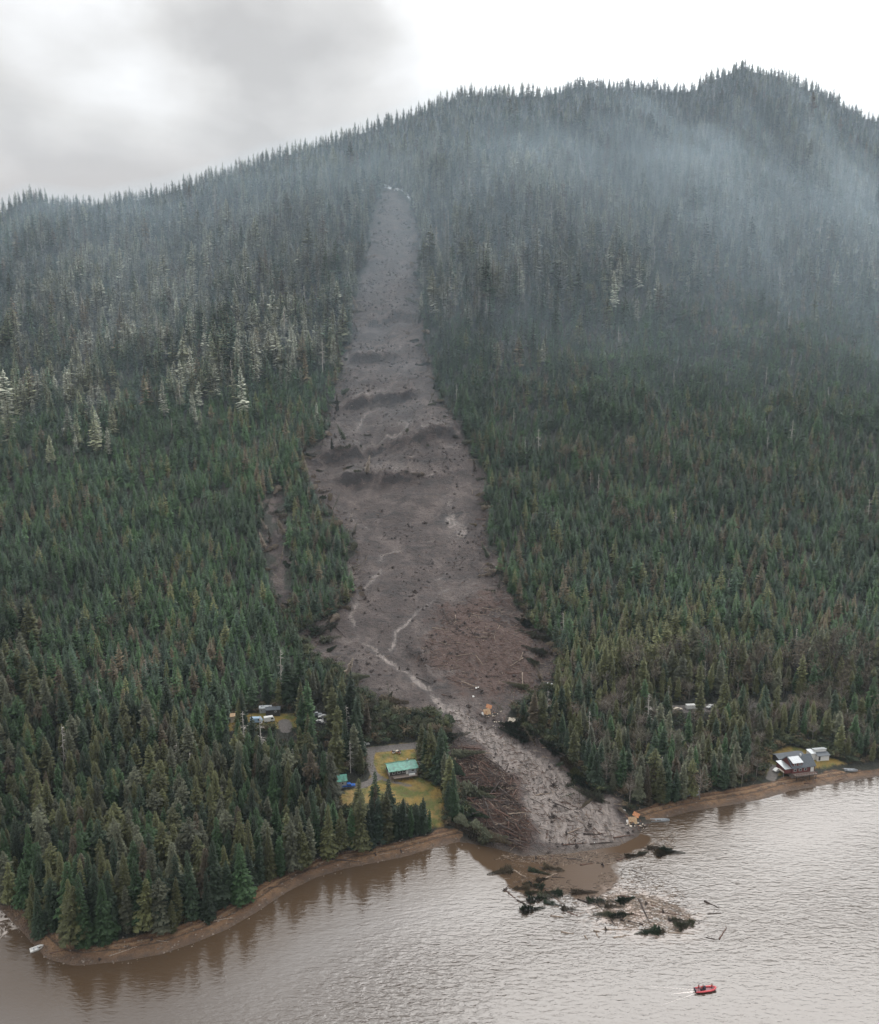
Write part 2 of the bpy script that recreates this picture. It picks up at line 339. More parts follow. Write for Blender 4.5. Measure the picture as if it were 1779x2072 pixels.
    c = mix(nt, edge(Cc[1], 1.4, .5, .56), c, (.75, .78, .82))                                     # snow
    wet = Cc[2]
    c = mix(nt, math_(nt, 'MULTIPLY', wet, .75), c, (.045, .03, .02))
    L(nt, c, b.inputs['Base Color'])
    L(nt, math_(nt, 'MULTIPLY_ADD', A[2], -.42, math_(nt, 'MULTIPLY_ADD', wet, -.3, .85)), b.inputs['Roughness'])
    b.inputs['Specular IOR Level'].default_value = .45
    bp = nt.nodes.new('ShaderNodeBump'); bp.inputs['Strength'].default_value = 1.0; bp.inputs['Distance'].default_value = 1.8
    hh = math_(nt, 'ADD', nf, math_(nt, 'MULTIPLY', nn, .45)); L(nt, hh, bp.inputs['Height']); L(nt, bp.outputs[0], b.inputs['Normal'])
    return m
me = grid_mesh("ground", GX, GY, HH)
soft = lambda d, w_=5: np.clip(.5 + d / (2 * w_), 0, 1)
roadq = poly([(650, 1530), (745, 1518), (840, 1508), (900, 1498)]); driveq = poly([(752, 1520), (748, 1545), (762, 1575), (735, 1590), (700, 1590)])
drive2 = poly([(752, 1560), (780, 1578), (830, 1590)]); drive3 = poly([(1540, 1545), (1570, 1553), (1560, 1575)]); gr4 = poly([(575, 1462), (580, 1476)]); hw2 = poly([(1345, 1436), (1400, 1434), (1465, 1431), (1600, 1428)])
grav = np.maximum.reduce([soft(wd - sdist(q, XX, YY, False), 1.5) for q, wd in ((driveq, 1.8), (drive3, 2.2), (gr4, 3.2), (hw2, 3.0), (roadq, 2.2))])
grav = np.maximum(grav, .75 * soft(1.5 - sdist(drive2, XX, YY, False), 1.5))
snow_m = np.maximum(soft(2.5 - sdist(poly([(778, 374), (795, 382), (822, 388)]), XX, YY, False), 5), soft(1 - sdist(poly([(808, 340), (812, 375), (835, 410)]), XX, YY, False), 5))
snow_m *= (dS < 1)
lawn_dirt = dM1 * 0
add_attr(me, 'cover_a', (soft(dS, 4), soft(np.maximum(dP, np.minimum(dD, 30) * .25 - 1.5), 5), np.maximum(soft(dW, 5), stream * (dS > -2) * (.72 + .25 * (1 - sst(YY, 420, 520))))))
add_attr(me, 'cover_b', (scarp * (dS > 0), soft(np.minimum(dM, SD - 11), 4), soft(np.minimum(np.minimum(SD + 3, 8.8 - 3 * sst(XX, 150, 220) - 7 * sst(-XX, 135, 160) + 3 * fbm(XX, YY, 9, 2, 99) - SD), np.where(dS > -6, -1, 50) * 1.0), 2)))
add_attr(me, 'tide', (SD / 16,))
add_attr(me, 'cover_c', (grav, snow_m, soft(2.2 - SD, 1.8)))
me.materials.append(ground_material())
ground = bpy.data.objects.new("ground", me); COL.objects.link(ground); ground['kind'] = 'structure'

# ------------------------------------------------------------------ water
WX = axis([(-3000, -600, 200), (-600, -260, 20), (-260, 360, 4), (360, 700, 20), (700, 3000, 200)]); WY = axis([(-900, 100, 100), (100, 400, 4), (400, 900, 50)])
wX, wY = np.meshgrid(WX, WY)
SILT = water_pt(*np.array([(940, 1700), (1000, 1770), (1060, 1800), (1120, 1800), (1190, 1800), (1240, 1775), (1262, 1730), (1300, 1690), (1200, 1690), (1000, 1690)], float).T)
FOAM = water_pt(*np.array([(-60, 1760), (0, 1825), (25, 1838), (42, 1880), (20, 1900), (-80, 1900)], float).T)
CALM = water_pt(*np.array([(900, 1960), (1300, 1900), (1700, 1930), (2000, 1960), (2000, 2400), (600, 2400), (850, 2080)], float).T)
BROWN = water_pt(*np.array([(1310, 1660), (1500, 1630), (1640, 1600), (1540, 1660), (1440, 1720), (1340, 1740), (1280, 1700)], float).T)
wm = grid_mesh("water", WX, WY, np.zeros_like(wX))
add_attr(wm, 'film', (soft(sdist(SILT, wX, wY) + 11 * fbm(wX, wY, 22, 4, 4), 5), soft(sdist(FOAM, wX, wY), 6), np.maximum(.65 * soft(sdist(CALM, wX, wY) + 8 * fbm(wX, wY, 40, 3, 8), 25), 1.25 * (1 - sst(-sdist(LAND, wX, wY), 4, 95 + 16 * fbm(wX, wY, 30, 2, 6))) * ((1 - sst(wX, 10, 60)) + sst(wX, 70, 150)))))
Zq = lambda X, Y: ((1040 + X / 2.541) / 1.1743, (1840 + Y / 2.541) / 1.1743)
MATP = water_pt(*np.array([Zq(*q) for q in ((1080, 690), (1260, 720), (1420, 780), (1540, 850), (1480, 930), (1290, 950), (1120, 930), (1000, 900), (940, 820))], float).T)
_sd = -sdist(LAND, wX, wY)
_br = np.maximum(soft(sdist(BROWN, wX, wY) + 10 * fbm(wX, wY, 25, 3, 7), 16), (1 - sst(wX, 10, 60)) * (1 - sst(_sd, 6, 34 + 14 * fbm(wX, wY, 30, 3, 5))))
add_attr(wm, 'mat', (soft(sdist(MATP, wX, wY), 8), _br))
m, nt, b, o = newmat("water")
geo = nt.nodes.new('ShaderNodeNewGeometry'); P = geo.outputs['Position']
a = attr(nt, 'film'); s = nt.nodes.new('ShaderNodeSeparateColor'); L(nt, a.outputs['Color'], s.inputs[0])
mudc = mix(nt, noise(nt, P, .012, 4, .5), (.038, .026, .018), (.055, .040, .029))
foamn = ramp(nt, noise(nt, P, .22, 6, .7, 1.5), [(.47, 0.), (.56, 1.)])
foam = math_(nt, 'MULTIPLY', foamn, ramp(nt, s.outputs[1], [(.4, 0.), (.6, 1.)]))
siltc = ramp(nt, math_(nt, 'ADD', s.outputs[0], math_(nt, 'MULTIPLY', math_(nt, 'SUBTRACT', noise(nt, P, .15, 5), .5), .6)), [(.4, 0.), (.6, 1.)])
c = mix(nt, siltc, mudc, (.066, .043, .028)); c = mix(nt, foam, c, (.33, .29, .26))
a2 = attr(nt, 'mat'); s2 = nt.nodes.new('ShaderNodeSeparateColor'); L(nt, a2.outputs['Color'], s2.inputs[0])
matm = math_(nt, 'MULTIPLY', s2.outputs[0], ramp(nt, noise(nt, mapping(nt, P, (.16, .3, .2)), 1, 6, .65, 1.0), [(.44, 0.), (.56, 1.)]))
c = mix(nt, matm, c, (.30, .235, .20)); foam = math_(nt, 'MAXIMUM', foam, matm)
c = mix(nt, math_(nt, 'MULTIPLY', s2.outputs[1], math_(nt, 'SUBTRACT', 1.0, foam)), c, (.050, .033, .020))
L(nt, c, b.inputs['Base Color'])
L(nt, math_(nt, 'MAXIMUM', math_(nt, 'MULTIPLY_ADD', siltc, .4, .11), math_(nt, 'MULTIPLY', foam, .7)), b.inputs['Roughness'])
b.inputs['IOR'].default_value = 1.62
L(nt, math_(nt, 'MULTIPLY_ADD', s2.outputs[1], -.22, math_(nt, 'MULTIPLY_ADD', siltc, -.42, .5)), b.inputs['Specular IOR Level'])
wv = noise(nt, mapping(nt, P, (.32, .85, .3), rot=(0, 0, R(6))), 1, 3, .55, .5)
w2 = noise(nt, mapping(nt, P, (.10, .26, .1), rot=(0, 0, R(-24))), 1, 3, .5, .4)
w3 = noise(nt, mapping(nt, P, (.5, 1.3, 1), rot=(0, 0, R(12))), 1, 2, .5)
hh = math_(nt, 'ADD', math_(nt, 'MULTIPLY', wv, 1.0), math_(nt, 'ADD', math_(nt, 'MULTIPLY', w2, .9), math_(nt, 'MULTIPLY', w3, .22)))
bp = nt.nodes.new('ShaderNodeBump'); bp.inputs['Distance'].default_value = 1.0
L(nt, math_(nt, 'MULTIPLY', math_(nt, 'MULTIPLY_ADD', s.outputs[2], -.34, .44), math_(nt, 'MULTIPLY_ADD', siltc, -.9, 1.0)), bp.inputs['Strength'])
L(nt, hh, bp.inputs['Height']); L(nt, bp.outputs[0], b.inputs['Normal'])
wm.materials.append(m); water = bpy.data.objects.new("water", wm); COL.objects.link(water); water['kind'] = 'structure'
# ------------------------------------------------------------------ mesh collector
class MB:
    def __init__(s): s.v = []; s.f = []
    def add(s, vs, fs):
        k = len(s.v); s.v += [tuple(v) for v in vs]; s.f += [tuple(i + k for i in f) for f in fs]
    def box(s, c, d, rz=0.0, ry=0.0, rx=0.0):
        M = Matrix.Translation(c) @ Matrix.Rotation(rz, 4, 'Z') @ Matrix.Rotation(ry, 4, 'Y') @ Matrix.Rotation(rx, 4, 'X')
        vs = [M @ Vector((x * d[0] / 2, y * d[1] / 2, z * d[2] / 2)) for x in (-1, 1) for y in (-1, 1) for z in (-1, 1)]
        s.add(vs, [(0, 1, 3, 2), (4, 6, 7, 5), (0, 4, 5, 1), (2, 3, 7, 6), (0, 2, 6, 4), (1, 5, 7, 3)])
    def tube(s, pts, rad, n=7, caps=True):
        pts = [Vector(p) for p in pts]; rings = []
        for i, p in enumerate(pts):
            d = (pts[min(i + 1, len(pts) - 1)] - pts[max(i - 1, 0)]).normalized()
            a = d.cross(Vector((0, 0, 1)) if abs(d.z) < .9 else Vector((1, 0, 0))).normalized(); b = d.cross(a)
            r = rad[i] if hasattr(rad, '__len__') else rad
            rings.append([p + (a * math.cos(t * 2 * math.pi / n) + b * math.sin(t * 2 * math.pi / n)) * r for t in range(n)])
        vs = [v for rg in rings for v in rg]; fs = []
        for i in range(len(pts) - 1):
            for t in range(n): fs.append((i * n + t, i * n + (t + 1) % n, (i + 1) * n + (t + 1) % n, (i + 1) * n + t))
        if caps: fs += [tuple(range(n))[::-1], tuple(range((len(pts) - 1) * n, len(pts) * n))]
        s.add(vs, fs)
    def prism(s, prof, x0, x1):
        """profile of (y,z) extruded along x"""
        n = len(prof); vs = [(x0, y, z) for y, z in prof] + [(x1, y, z) for y, z in prof]
        s.add(vs, [tuple(range(n))[::-1], tuple(range(n, 2 * n))] + [(i, (i + 1) % n, n + (i + 1) % n, n + i) for i in range(n)])
    def mesh(s, name, mat=None, smooth=False):
        me = bpy.data.meshes.new(name); me.from_pydata(s.v, [], s.f); me.update()
        if smooth: me.polygons.foreach_set('use_smooth', [True] * len(me.polygons))
        if mat: me.materials.append(mat)
        return me
    def build(s, name, mat, parent=None, smooth=False, bev=0):
        me = s.mesh(name, mat, smooth)
        o = bpy.data.objects.new(name, me); COL.objects.link(o)
        if parent: o.parent = parent
        if bev:
            md = o.modifiers.new('b', 'BEVEL'); md.width = bev; md.segments = 2; md.limit_method = 'ANGLE'
        return o
def obj(name, me, parent=None):
    o = bpy.data.objects.new(name, me); COL.objects.link(o)
    if parent: o.parent = parent
    return o
def tag(o, label, cat, group=None):
    o['label'] = label; o['category'] = cat
    if group: o['group'] = group
    return o
def empty(name, loc, rz, label, cat, group=None):
    o = bpy.data.objects.new(name, None); o.empty_display_size = .5; COL.objects.link(o); o.location = loc; o.rotation_euler = (0, 0, rz)
    return tag(o, label, cat, group)
_ones = "first second third fourth fifth sixth seventh eighth ninth tenth eleventh twelfth thirteenth fourteenth fifteenth sixteenth seventeenth eighteenth nineteenth".split()
_tens = {2: 'twent', 3: 'thirt', 4: 'fort', 5: 'fift', 6: 'sixt', 7: 'sevent', 8: 'eight', 9: 'ninet'}
def ordw(n):
    if n >= 100: return 'hundredth' if n == 100 else 'hundred-and-' + ordw(n - 100)
    if n <= 19: return _ones[n - 1]
    t, u = divmod(n, 10)
    return _tens[t] + ('ieth' if u == 0 else 'y-' + _ones[u - 1])

def solid(name, col, rough=.6, metal=0.0, var=.15, scale=3.0, spec=.4):
    m, nt, b, o = newmat(name)
    tcn = nt.nodes.new('ShaderNodeTexCoord'); n_ = noise(nt, tcn.outputs['Object'], scale, 5, .6)
    lo = tuple(c * (1 - var * 1.6) for c in col); hi = tuple(min(1, c * (1 + var)) for c in col)
    L(nt, mix(nt, ramp(nt, n_, [(.3, 0.), (.7, 1.)]), lo, hi), b.inputs['Base Color'])
    b.inputs['Roughness'].default_value = rough; b.inputs['Metallic'].default_value = metal; b.inputs['Specular IOR Level'].default_value = spec
    return m

# ------------------------------------------------------------------ trees
def foliage_mat(name='foliage', default=(.04, .06, .035)):
    m, nt, b, o = newmat(name)
    a = attr(nt, 'tint', 'INSTANCER'); tcn = nt.nodes.new('ShaderNodeTexCoord')
    n_ = noise(nt, tcn.outputs['Object'], .9, 5, .7)
    v = ramp(nt, n_, [(.25, .4), (.5, .95), (.75, 2.0)])
    c = mix(nt, 1.0, a.outputs['Color'], v, 'MULTIPLY')
    L(nt, c, b.inputs['Base Color']); b.inputs['Roughness'].default_value = .75; b.inputs['Specular IOR Level'].default_value = .25
    return m
M_FOL = foliage_mat()
M_BARK = solid('bark', (.085, .07, .058), .9, var=.4, scale=2)
M_GREYBARK = solid('grey_bark', (.19, .17, .15), .9, var=.35, scale=2)

def conifer(h, rad, nb, seed, detail=2, bare=.12, shape=.8, droop=.35, ragged=.3):
    rn = random.Random(seed); cr = MB(); tr = MB()
    lean = (rn.uniform(-.02, .02) * h, rn.uniform(-.02, .02) * h)
    ax = lambda z: Vector((lean[0] * (z / h) ** 2, lean[1] * (z / h) ** 2, z))
    tr.tube([ax(-1.5), ax(h * .1), ax(h * .35), ax(h * .7), ax(h * .99)], [h * .017, h * .0135, h * .010, h * .006, .03], 6)
    sect = [rn.uniform(1 - ragged, 1 + ragged * .6) for _ in range(8)]
    zb = h * bare
    for i in range(nb):
        u = ((i + rn.random()) / nb) ** 1.08
        z = zb + (h - zb) * u; az = i * 2.39996 + rn.uniform(-.35, .35)
        lobe = sect[int(u * 7.99)] * rn.uniform(.7, 1.2)
        Ln = rad * lobe * ((1 - u) ** shape) * (.55 + .45 * min(1, u / .18)) + .35 + .02 * h * (1 - u)
        d = Vector((math.cos(az), math.sin(az), 0)); sd_ = Vector((-d.y, d.x, 0))
        p0 = ax(z); dz = -droop * (1 - u * 1.35) + rn.uniform(-.1, .1)
        p1 = p0 + d * Ln * .55 + Vector((0, 0, Ln * .55 * dz + .06 * Ln)); p2 = p0 + d * Ln + Vector((0, 0, Ln * dz * 1.0))
        w_ = Ln * .24 + .22
        if detail >= 2:
            # drooping feathery sprays along the branch
            k = 4
            for j in range(k):
                f0 = .18 + .8 * j / k; f1 = min(1.0, f0 + .36)
                q0 = p0.lerp(p1, f0 / .55) if f0 < .55 else p1.lerp(p2, (f0 - .55) / .45)
                q1 = p0.lerp(p1, f1 / .55) if f1 < .55 else p1.lerp(p2, (f1 - .55) / .45)
                ww = w_ * (1.15 - f0 * .7) * rn.uniform(.7, 1.3)
                for sgn in (-1, 1):
                    e = q1.lerp(q0, .3) + sd_ * sgn * ww * rn.uniform(.8, 1.4) + d * ww * .4 + Vector((0, 0, -ww * rn.uniform(.25, .75)))
                    cr.add([q0, q1, e], [(0, 1, 2)])
            cr.add([p1 + sd_ * w_ * .35, p2 + d * .25, p1 - sd_ * w_ * .35, p1 - d * w_ + Vector((0, 0, -.1))], [(0, 1, 2, 3)])
        elif detail == 1:
            for sgn in (-1, 1):
                e = p1 + sd_ * sgn * w_ * rn.uniform(.9, 1.6) + Vector((0, 0, -w_ * rn.uniform(.2, .8)))
                cr.add([p0, e, p2], [(0, 1, 2)])
        else:
            cr.add([p0, p1 + sd_ * w_ * 1.3 + Vector((0, 0, -w_ * .4)), p2, p1 - sd_ * w_ * 1.3 + Vector((0, 0, -w_ * .4))], [(0, 1, 2), (0, 2, 3)])
    # leader
    t = ax(h); cr.add([t + Vector((0, 0, .9)), t + Vector((.22, 0, -.8)), t + Vector((-.12, .2, -.8)), t + Vector((-.12, -.2, -.8))], [(0, 1, 2), (0, 2, 3), (0, 3, 1)])
    return tr, cr
def broadleaf(h, rad, seed, nl=420, twig=.55):
    rn = random.Random(seed); cr = MB(); tr = MB()
    pts = [Vector((0, 0, -1)), Vector((rn.uniform(-.3, .3), 0, h * .3)), Vector((rn.uniform(-.6, .6), rn.uniform(-.5, .5), h * .6)), Vector((0, 0, h * .9))]
    tr.tube(pts, [h * .02, h * .016, h * .009, .04], 6)
    tips = []
    for i in range(16):
        f = rn.uniform(.25, .85); p = pts[1].lerp(pts[3], f); az = rn.uniform(0, 6.28); l = rad * rn.uniform(.5, 1.0) * (1.15 - f * .6)
        q = p + Vector((math.cos(az) * l, math.sin(az) * l, l * rn.uniform(.5, 1.1)))
        if q.z > h: q.z = h * rn.uniform(.9, 1)
        mid = p.lerp(q, .5) + Vector((0, 0, -l * .1)); tr.tube([p, mid, q], [.12, .07, .03], 5); tips += [mid, q, p.lerp(q, .8)]
    tips.append(pts[3])
    for i in range(nl):
        c = rn.choice(tips) + Vector((rn.gauss(0, .27), rn.gauss(0, .27), rn.gauss(0, .25))) * rad * .9
        a = Vector((rn.gauss(0, 1), rn.gauss(0, 1), rn.gauss(0, 1))).normalized(); b_ = a.orthogonal().normalized(); s_ = twig * rn.uniform(.5, 1.2)
        cr.add([c - a * s_, c + b_ * s_ * .45, c + a * s_], [(0, 1, 2)])
    return tr, cr
def snag(h, seed):
    rn = random.Random(seed); tr = MB(); tr.tube([(0, 0, -1), (.2, 0, h * .4), (-.1, .2, h)], [h * .018, h * .012, .05], 6)
    for i in range(46):
        z = h * rn.uniform(.25, .97); az = rn.uniform(0, 6.28); l = (1 - z / h) * h * .16 + .8
        tr.tube([(0, 0, z), (math.cos(az) * l * .6, math.sin(az) * l * .6, z + .1 * l), (math.cos(az) * l, math.sin(az) * l, z - .15 * l)], [.09, .06, .02], 3, False)
    return tr

# ---- where the trees stand
def px_inside(polys, x, y, z, mg=0):
    u, v, _ = proj(x, y, z); r = np.zeros(x.shape, bool)
    for p in polys: r |= sdist(np.array(p, float), u, v) > mg
    return r
KEEP_PX = [[(774, 1530), (850, 1524), (850, 1574), (840, 1584), (780, 1580)],                      # green-roofed house
           [(745, 1500), (745, 1575), (780, 1590), (850, 1585), (890, 1600), (900, 1625), (890, 1680), (870, 1660), (840, 1625), (800, 1622), (760, 1605), (740, 1608), (690, 1622), (684, 1600), (740, 1580)],
           [(672, 1572), (724, 1578), (724, 1600), (675, 1604)],                                      # parked truck
           [(1552, 1508), (1600, 1500), (1690, 1505), (1690, 1545), (1745, 1556), (1742, 1580), (1560, 1600), (1545, 1560)],
           [(508, 1440), (528, 1440), (532, 1468), (512, 1470)], [(532, 1438), (560, 1440), (560, 1462), (535, 1464)], [(568, 1452), (602, 1450), (598, 1468), (575, 1478)],
           [(636, 1444), (662, 1444), (662, 1466), (636, 1466)], [(455, 1460), (475, 1456), (478, 1478), (458, 1486)], [(1356, 1424), (1458, 1420), (1458, 1438), (1356, 1440)],
           [(735, 1496), (742, 1496), (742, 1508), (735, 1508)],
           [(976, 1400), (1010, 1400), (1052, 1450), (1050, 1475), (976, 1465)], [(1104, 1376), (1124, 1376), (1124, 1394), (1104, 1394)],
           [(1264, 1635), (1310, 1640), (1310, 1675), (1264, 1675)], [(745, 1500), (835, 1495), (850, 1520), (760, 1530)], [(500, 1436), (606, 1432), (604, 1474), (575, 1482), (545, 1466), (505, 1472)], [(630, 1440), (668, 1440), (670, 1470), (632, 1470)]]
cand = []
def lattice(x0, x1, y0, y1, s):
    xs = np.arange(x0, x1, s); ys = np.arange(y0, y1, s * .92); X, Y = np.meshgrid(xs, ys); X = X + (np.arange(len(ys)) % 2)[:, None] * s / 2
    X = X + RNG.uniform(-.36, .36, X.shape) * s; Y = Y + RNG.uniform(-.36, .36, Y.shape) * s
    return X.ravel(), Y.ravel()
# zones: 0 shore old growth, 1 young dense slope, 2 upper old growth
xs = []; ys = []; zn = []
for z_, s_, (y0, y1) in ((0, 5.0, (225, 560)), (1, 5.0, (280, 1500)), (2, 8.0, (600, 1700))):
    X, Y = lattice(-1150, 1250, y0, y1, s_); a = X / Y; k = np.abs(a) < .76
    xs.append(X[k]); ys.append(Y[k]); zn.append(np.full(k.sum(), z_))
tx = np.concatenate(xs); ty = np.concatenate(ys); tz_ = np.concatenate(zn)
sdt = bil(SD, tx, ty); tt = bil(TT, tx, ty); th = H(tx, ty); pu, pv, pz = proj(tx, ty, th)
wob = fbm(tx, ty, 60, 3, 14)
near_lim = 105 + 30 * wob; up_lim = np.interp(tx / ty, [-.6, -.2, .2, .6], [.48, .50, .53, .60]) + .11 * wob + RNG.normal(0, .045, len(tx))
zone = np.where(sdt < near_lim, 0, np.where(tt > up_lim, 2, 1))
keep = (zone == tz_) & ~((fbm(tx, ty, 17, 2, 88) > .6) & (zone != 0))  & (sdt > np.where(tx < -138, 2.5, 6.5) * (tx < 60) + 0 * (tx < 60)) & (sdt > np.where(tx < 60, 0, np.where(tx < 120, 4.5, 8.5))) & (tt < 1.14)
ds_ = bil(dS, tx, ty); keep &= ds_ < -1.5
for p in MEADOW + CLEAR: keep &= sdist(p, tx, ty) < -1
for q, wd in ((roadq, 5), (hw2, 5), (driveq, 4)): keep &= sdist(q, tx, ty, False) > wd
tx, ty, sdt, tt, th, zone, ds_ = [q[keep] for q in (tx, ty, sdt, tt, th, zone, ds_)]
# broken ground between highway and slide: low brush only
BRUSH_PX = [(690, 1345), (760, 1400), (850, 1440), (960, 1480), (960, 1530), (880, 1520), (760, 1500), (700, 1430), (670, 1380)]
n = len(tx); rr = RNG.random(n); hgt = np.empty(n)
hgt[zone == 0] = RNG.uniform(13, 26, (zone == 0).sum()); hgt[zone == 1] = RNG.uniform(8.5, 15, (zone == 1).sum()); hgt[zone == 2] = RNG.uniform(17, 31, (zone == 2).sum())
hgt = np.where((zone == 0) & (tx > 40), hgt * .78, hgt)
brush = sdist(np.array(BRUSH_PX, float), *proj(tx, ty, th)[:2]) > 0
hgt = np.where(brush, RNG.uniform(4, 9, n), hgt)
hgt = hgt * (1 + .30 * fbm(tx, ty, 28, 2, 71)) * np.where(zone == 0, 1, np.where(zone == 1, RNG.choice([.85, .95, 1, 1.1, 1.25], n, p=[.15, .25, .3, .25, .05]), RNG.choice([.75, .9, 1, 1.1, 1.3], n, p=[.15, .25, .3, .2, .1])))
hgt = np.where((tt > .93), np.minimum(hgt * .74, 20), hgt); hgt = np.where(zone == 0, np.minimum(hgt, 26), hgt)
# no tree may stand in front of the bare slide, the houses or the meadow
ok = np.ones(n, bool); MG = RNG.uniform(-2, 20, n)
for _ in range(3):
    hit = np.zeros(n, bool)
    for f in (.35, .7, 1.0): hit |= px_inside([SLIDE_PX[:32] + SLIDE_PX[32:], SCAR_PX] , tx, ty, th + hgt * f)
    hgt = np.where(hit & (ds_ < 0), hgt * .62, hgt)
for f in (.5, 1.0):
    ok &= ~px_inside([SLIDE_PX, SCAR_PX], tx, ty, th + hgt * f, MG)
for f in (0, .3, .6, .95): ok &= ~px_inside(KEEP_PX, tx, ty, th + hgt * f)
tx, ty, sdt, tt, th, zone, hgt, brush = [q[ok] for q in (tx, ty, sdt, tt, th, zone, hgt, brush)]
# extra front trees: the dark clump between meadow and beach
_ex = [(752, 1700, 19), (768, 1704, 20), (785, 1698, 17), (800, 1700, 16), (815, 1697, 15), (830, 1695, 15), (845, 1690, 14.5), (858, 1688, 14), (868, 1684, 11), (760, 1680, 20), (778, 1684, 15), (840, 1680, 13), (806, 1688, 13), (745, 1715, 19), (733, 1700, 21), (852, 1676, 12)]
ex = ground_pt(np.array([e[0] for e in _ex], float), np.array([e[1] for e in _ex], float), HH)
tx = np.append(tx, ex[:, 0]); ty = np.append(ty, ex[:, 1]); th = np.append(th, ex[:, 2]); hgt = np.append(hgt, [e[2] for e in _ex])
sdt = np.append(sdt, bil(SD, ex[:, 0], ex[:, 1])); tt = np.append(tt, bil(TT, ex[:, 0], ex[:, 1])); zone = np.append(zone, np.zeros(len(_ex), int)); brush = np.append(brush, np.zeros(len(_ex), bool))
n = len(tx); n_ex = len(_ex)
# tints
PAL = {'dark green': (.021, .035, .018), 'deep green': (.028, .056, .021), 'olive': (.066, .070, .028), 'blue-green': (.027, .046, .029), 'grey-green': (.075, .08, .05),
       'pale lichen-hung': (.135, .14, .112), 'brownish': (.066, .052, .032)}
pk = list(PAL); pc = np.array([PAL[k] for k in pk])
patch = fbm(tx, ty, 75, 3, 23); patch2 = fbm(tx, ty, 22, 2, 29)
r1 = RNG.random(n) + patch * .35
tone = np.zeros(n, int)
z0, z1, z2 = zone == 0, zone == 1, zone == 2
tone[z0] = np.select([r1 < .24, r1 < .46, r1 < .76, r1 < .80, r1 < .90], [0, 1, 2, 6, 0], 4)[z0]
tone[z1] = np.select([r1 < .30, r1 < .66, r1 < .90, r1 < .975], [0, 1, 3, 2], 6)[z1]
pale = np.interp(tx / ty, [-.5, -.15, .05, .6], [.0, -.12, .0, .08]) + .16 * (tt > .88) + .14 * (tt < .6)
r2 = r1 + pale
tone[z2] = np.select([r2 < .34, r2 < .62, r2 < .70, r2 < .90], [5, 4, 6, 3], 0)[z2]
_oc = ground_pt(1330, 1360, HH)[0]; _og = np.exp(-((tx - _oc[0]) / 75) ** 2 - ((ty - _oc[1]) / 60) ** 2)
tone = np.where((RNG.random(n) < _og * .8) & (zone != 2), 2, tone)
tone = np.where((zone == 0) & (tx > 70) & (RNG.random(n) < .22), 4, tone)
tone[-n_ex:] = [0, 3, 1, 0, 0, 1, 0, 0, 1, 6, 2, 0, 0, 3, 2, 0]
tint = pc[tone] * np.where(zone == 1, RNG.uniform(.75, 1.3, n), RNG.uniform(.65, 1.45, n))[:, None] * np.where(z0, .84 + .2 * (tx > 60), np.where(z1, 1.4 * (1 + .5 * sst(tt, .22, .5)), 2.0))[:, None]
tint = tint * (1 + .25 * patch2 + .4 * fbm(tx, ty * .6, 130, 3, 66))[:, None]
u_, v_, zz_ = proj(tx, ty, th + hgt * .6)
app = hgt * F / zz_
front = (zone == 0) & (u_ > -30) & (u_ < 1800) & (v_ < 2080)
# alders and bare hardwoods along the shore right of the slide
right = (tx > 60) & (zone == 0)
ald_p = np.where(right, .30 + .25 * patch, .0) ; is_ald = (RNG.random(n) < ald_p) & ~brush
is_ald[-n_ex:] = False
# choose the individuals: what shows largest
vis = front & ~brush & ~is_ald
score = np.where(vis, app * np.where(sdt < 70, 1.0, .75) * np.where(tx > 60, 1.12, 1.0), 0); order = np.argsort(-score)
IND = order[:285]; ind_mask = np.zeros(n, bool); ind_mask[IND] = True
ALD = np.where(is_ald & (u_ > 0) & (u_ < 1779))[0]
ALD = ALD[:110]; ald_mask = np.zeros(n, bool); ald_mask[ALD] = True

NEAR = []
for i in range(9):
    rn = random.Random(100 + i); rad = (.165, .18, .14, .195, .165, .155, .20, .17, .14)[i]
    tr, cr = conifer(25, 25 * rad, (210, 230, 190, 240, 220, 210, 200, 170, 230)[i], 100 + i, 2, (.10, .06, .16, .05, .1, .2, .12, .18, .05)[i], (.75, .85, .65, .95, .7, .6, .8, .55, .9)[i], (.35, .3, .45, .25, .4, .5, .35, .5, .3)[i], (.45, .4, .5, .4, .5, .55, .45, .6, .35)[i])
    NEAR.append((tr.mesh('trunk', M_BARK, True), cr.mesh('crown', M_FOL)))
ALDER = []
for i in range(4):
    tr, cr = broadleaf(12, 4.2, 300 + i, 620, .34); ALDER.append((tr.mesh('trunk', M_GREYBARK, True), cr.mesh('crown', M_FOL)))

def place_tree(nm, pair, i, h_ref, label, cat, group, tn):
    s = hgt[i] / h_ref * (1.0)
    o = empty(nm, (tx[i], ty[i], th[i] - .2), random.uniform(0, 6.28), label, cat, group)
    o.scale = (s * random.uniform(.9, 1.15),) * 2 + (s,)
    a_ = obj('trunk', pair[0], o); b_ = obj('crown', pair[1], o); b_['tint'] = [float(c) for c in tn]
    return o
# rows back from the water and ordinal along the shore, counted from the tip of the point or from the mud
def size_word(h): return 'tall' if h > 25.5 else ('short' if h < 18 else 'mid-height')
rows = {}
for i in IND:
    side = 'point' if tx[i] < 10 else 'east'
    row = int(max(0, sdt[i] - 10) // 11); rows.setdefault((side, row), []).append(i)
for (side, row), ids in rows.items():
    ids.sort(key=lambda i: tx[i])
    for k, i in enumerate(ids):
        tn = pk[tone[i]]; w_ = size_word(hgt[i])
        art = f"{w_} {tn} conifer"
        rw = 'front row above the brown beach' if row == 0 else f'{ordw(row + 1)} row back from the beach'
        lab = f"{art}, {ordw(k + 1)} " + ("from the point's tip" if side == 'point' else 'east of the mud') + f", {rw}"
        place_tree('conifer_tree', NEAR[int(RNG.integers(9))] if tone[i] not in (4, 5) else NEAR[(5, 7, 2)[int(RNG.integers(3))]], i, 25, lab, 'tree', 'conifers of the shore forest', tint[i])
ald_rows = {}
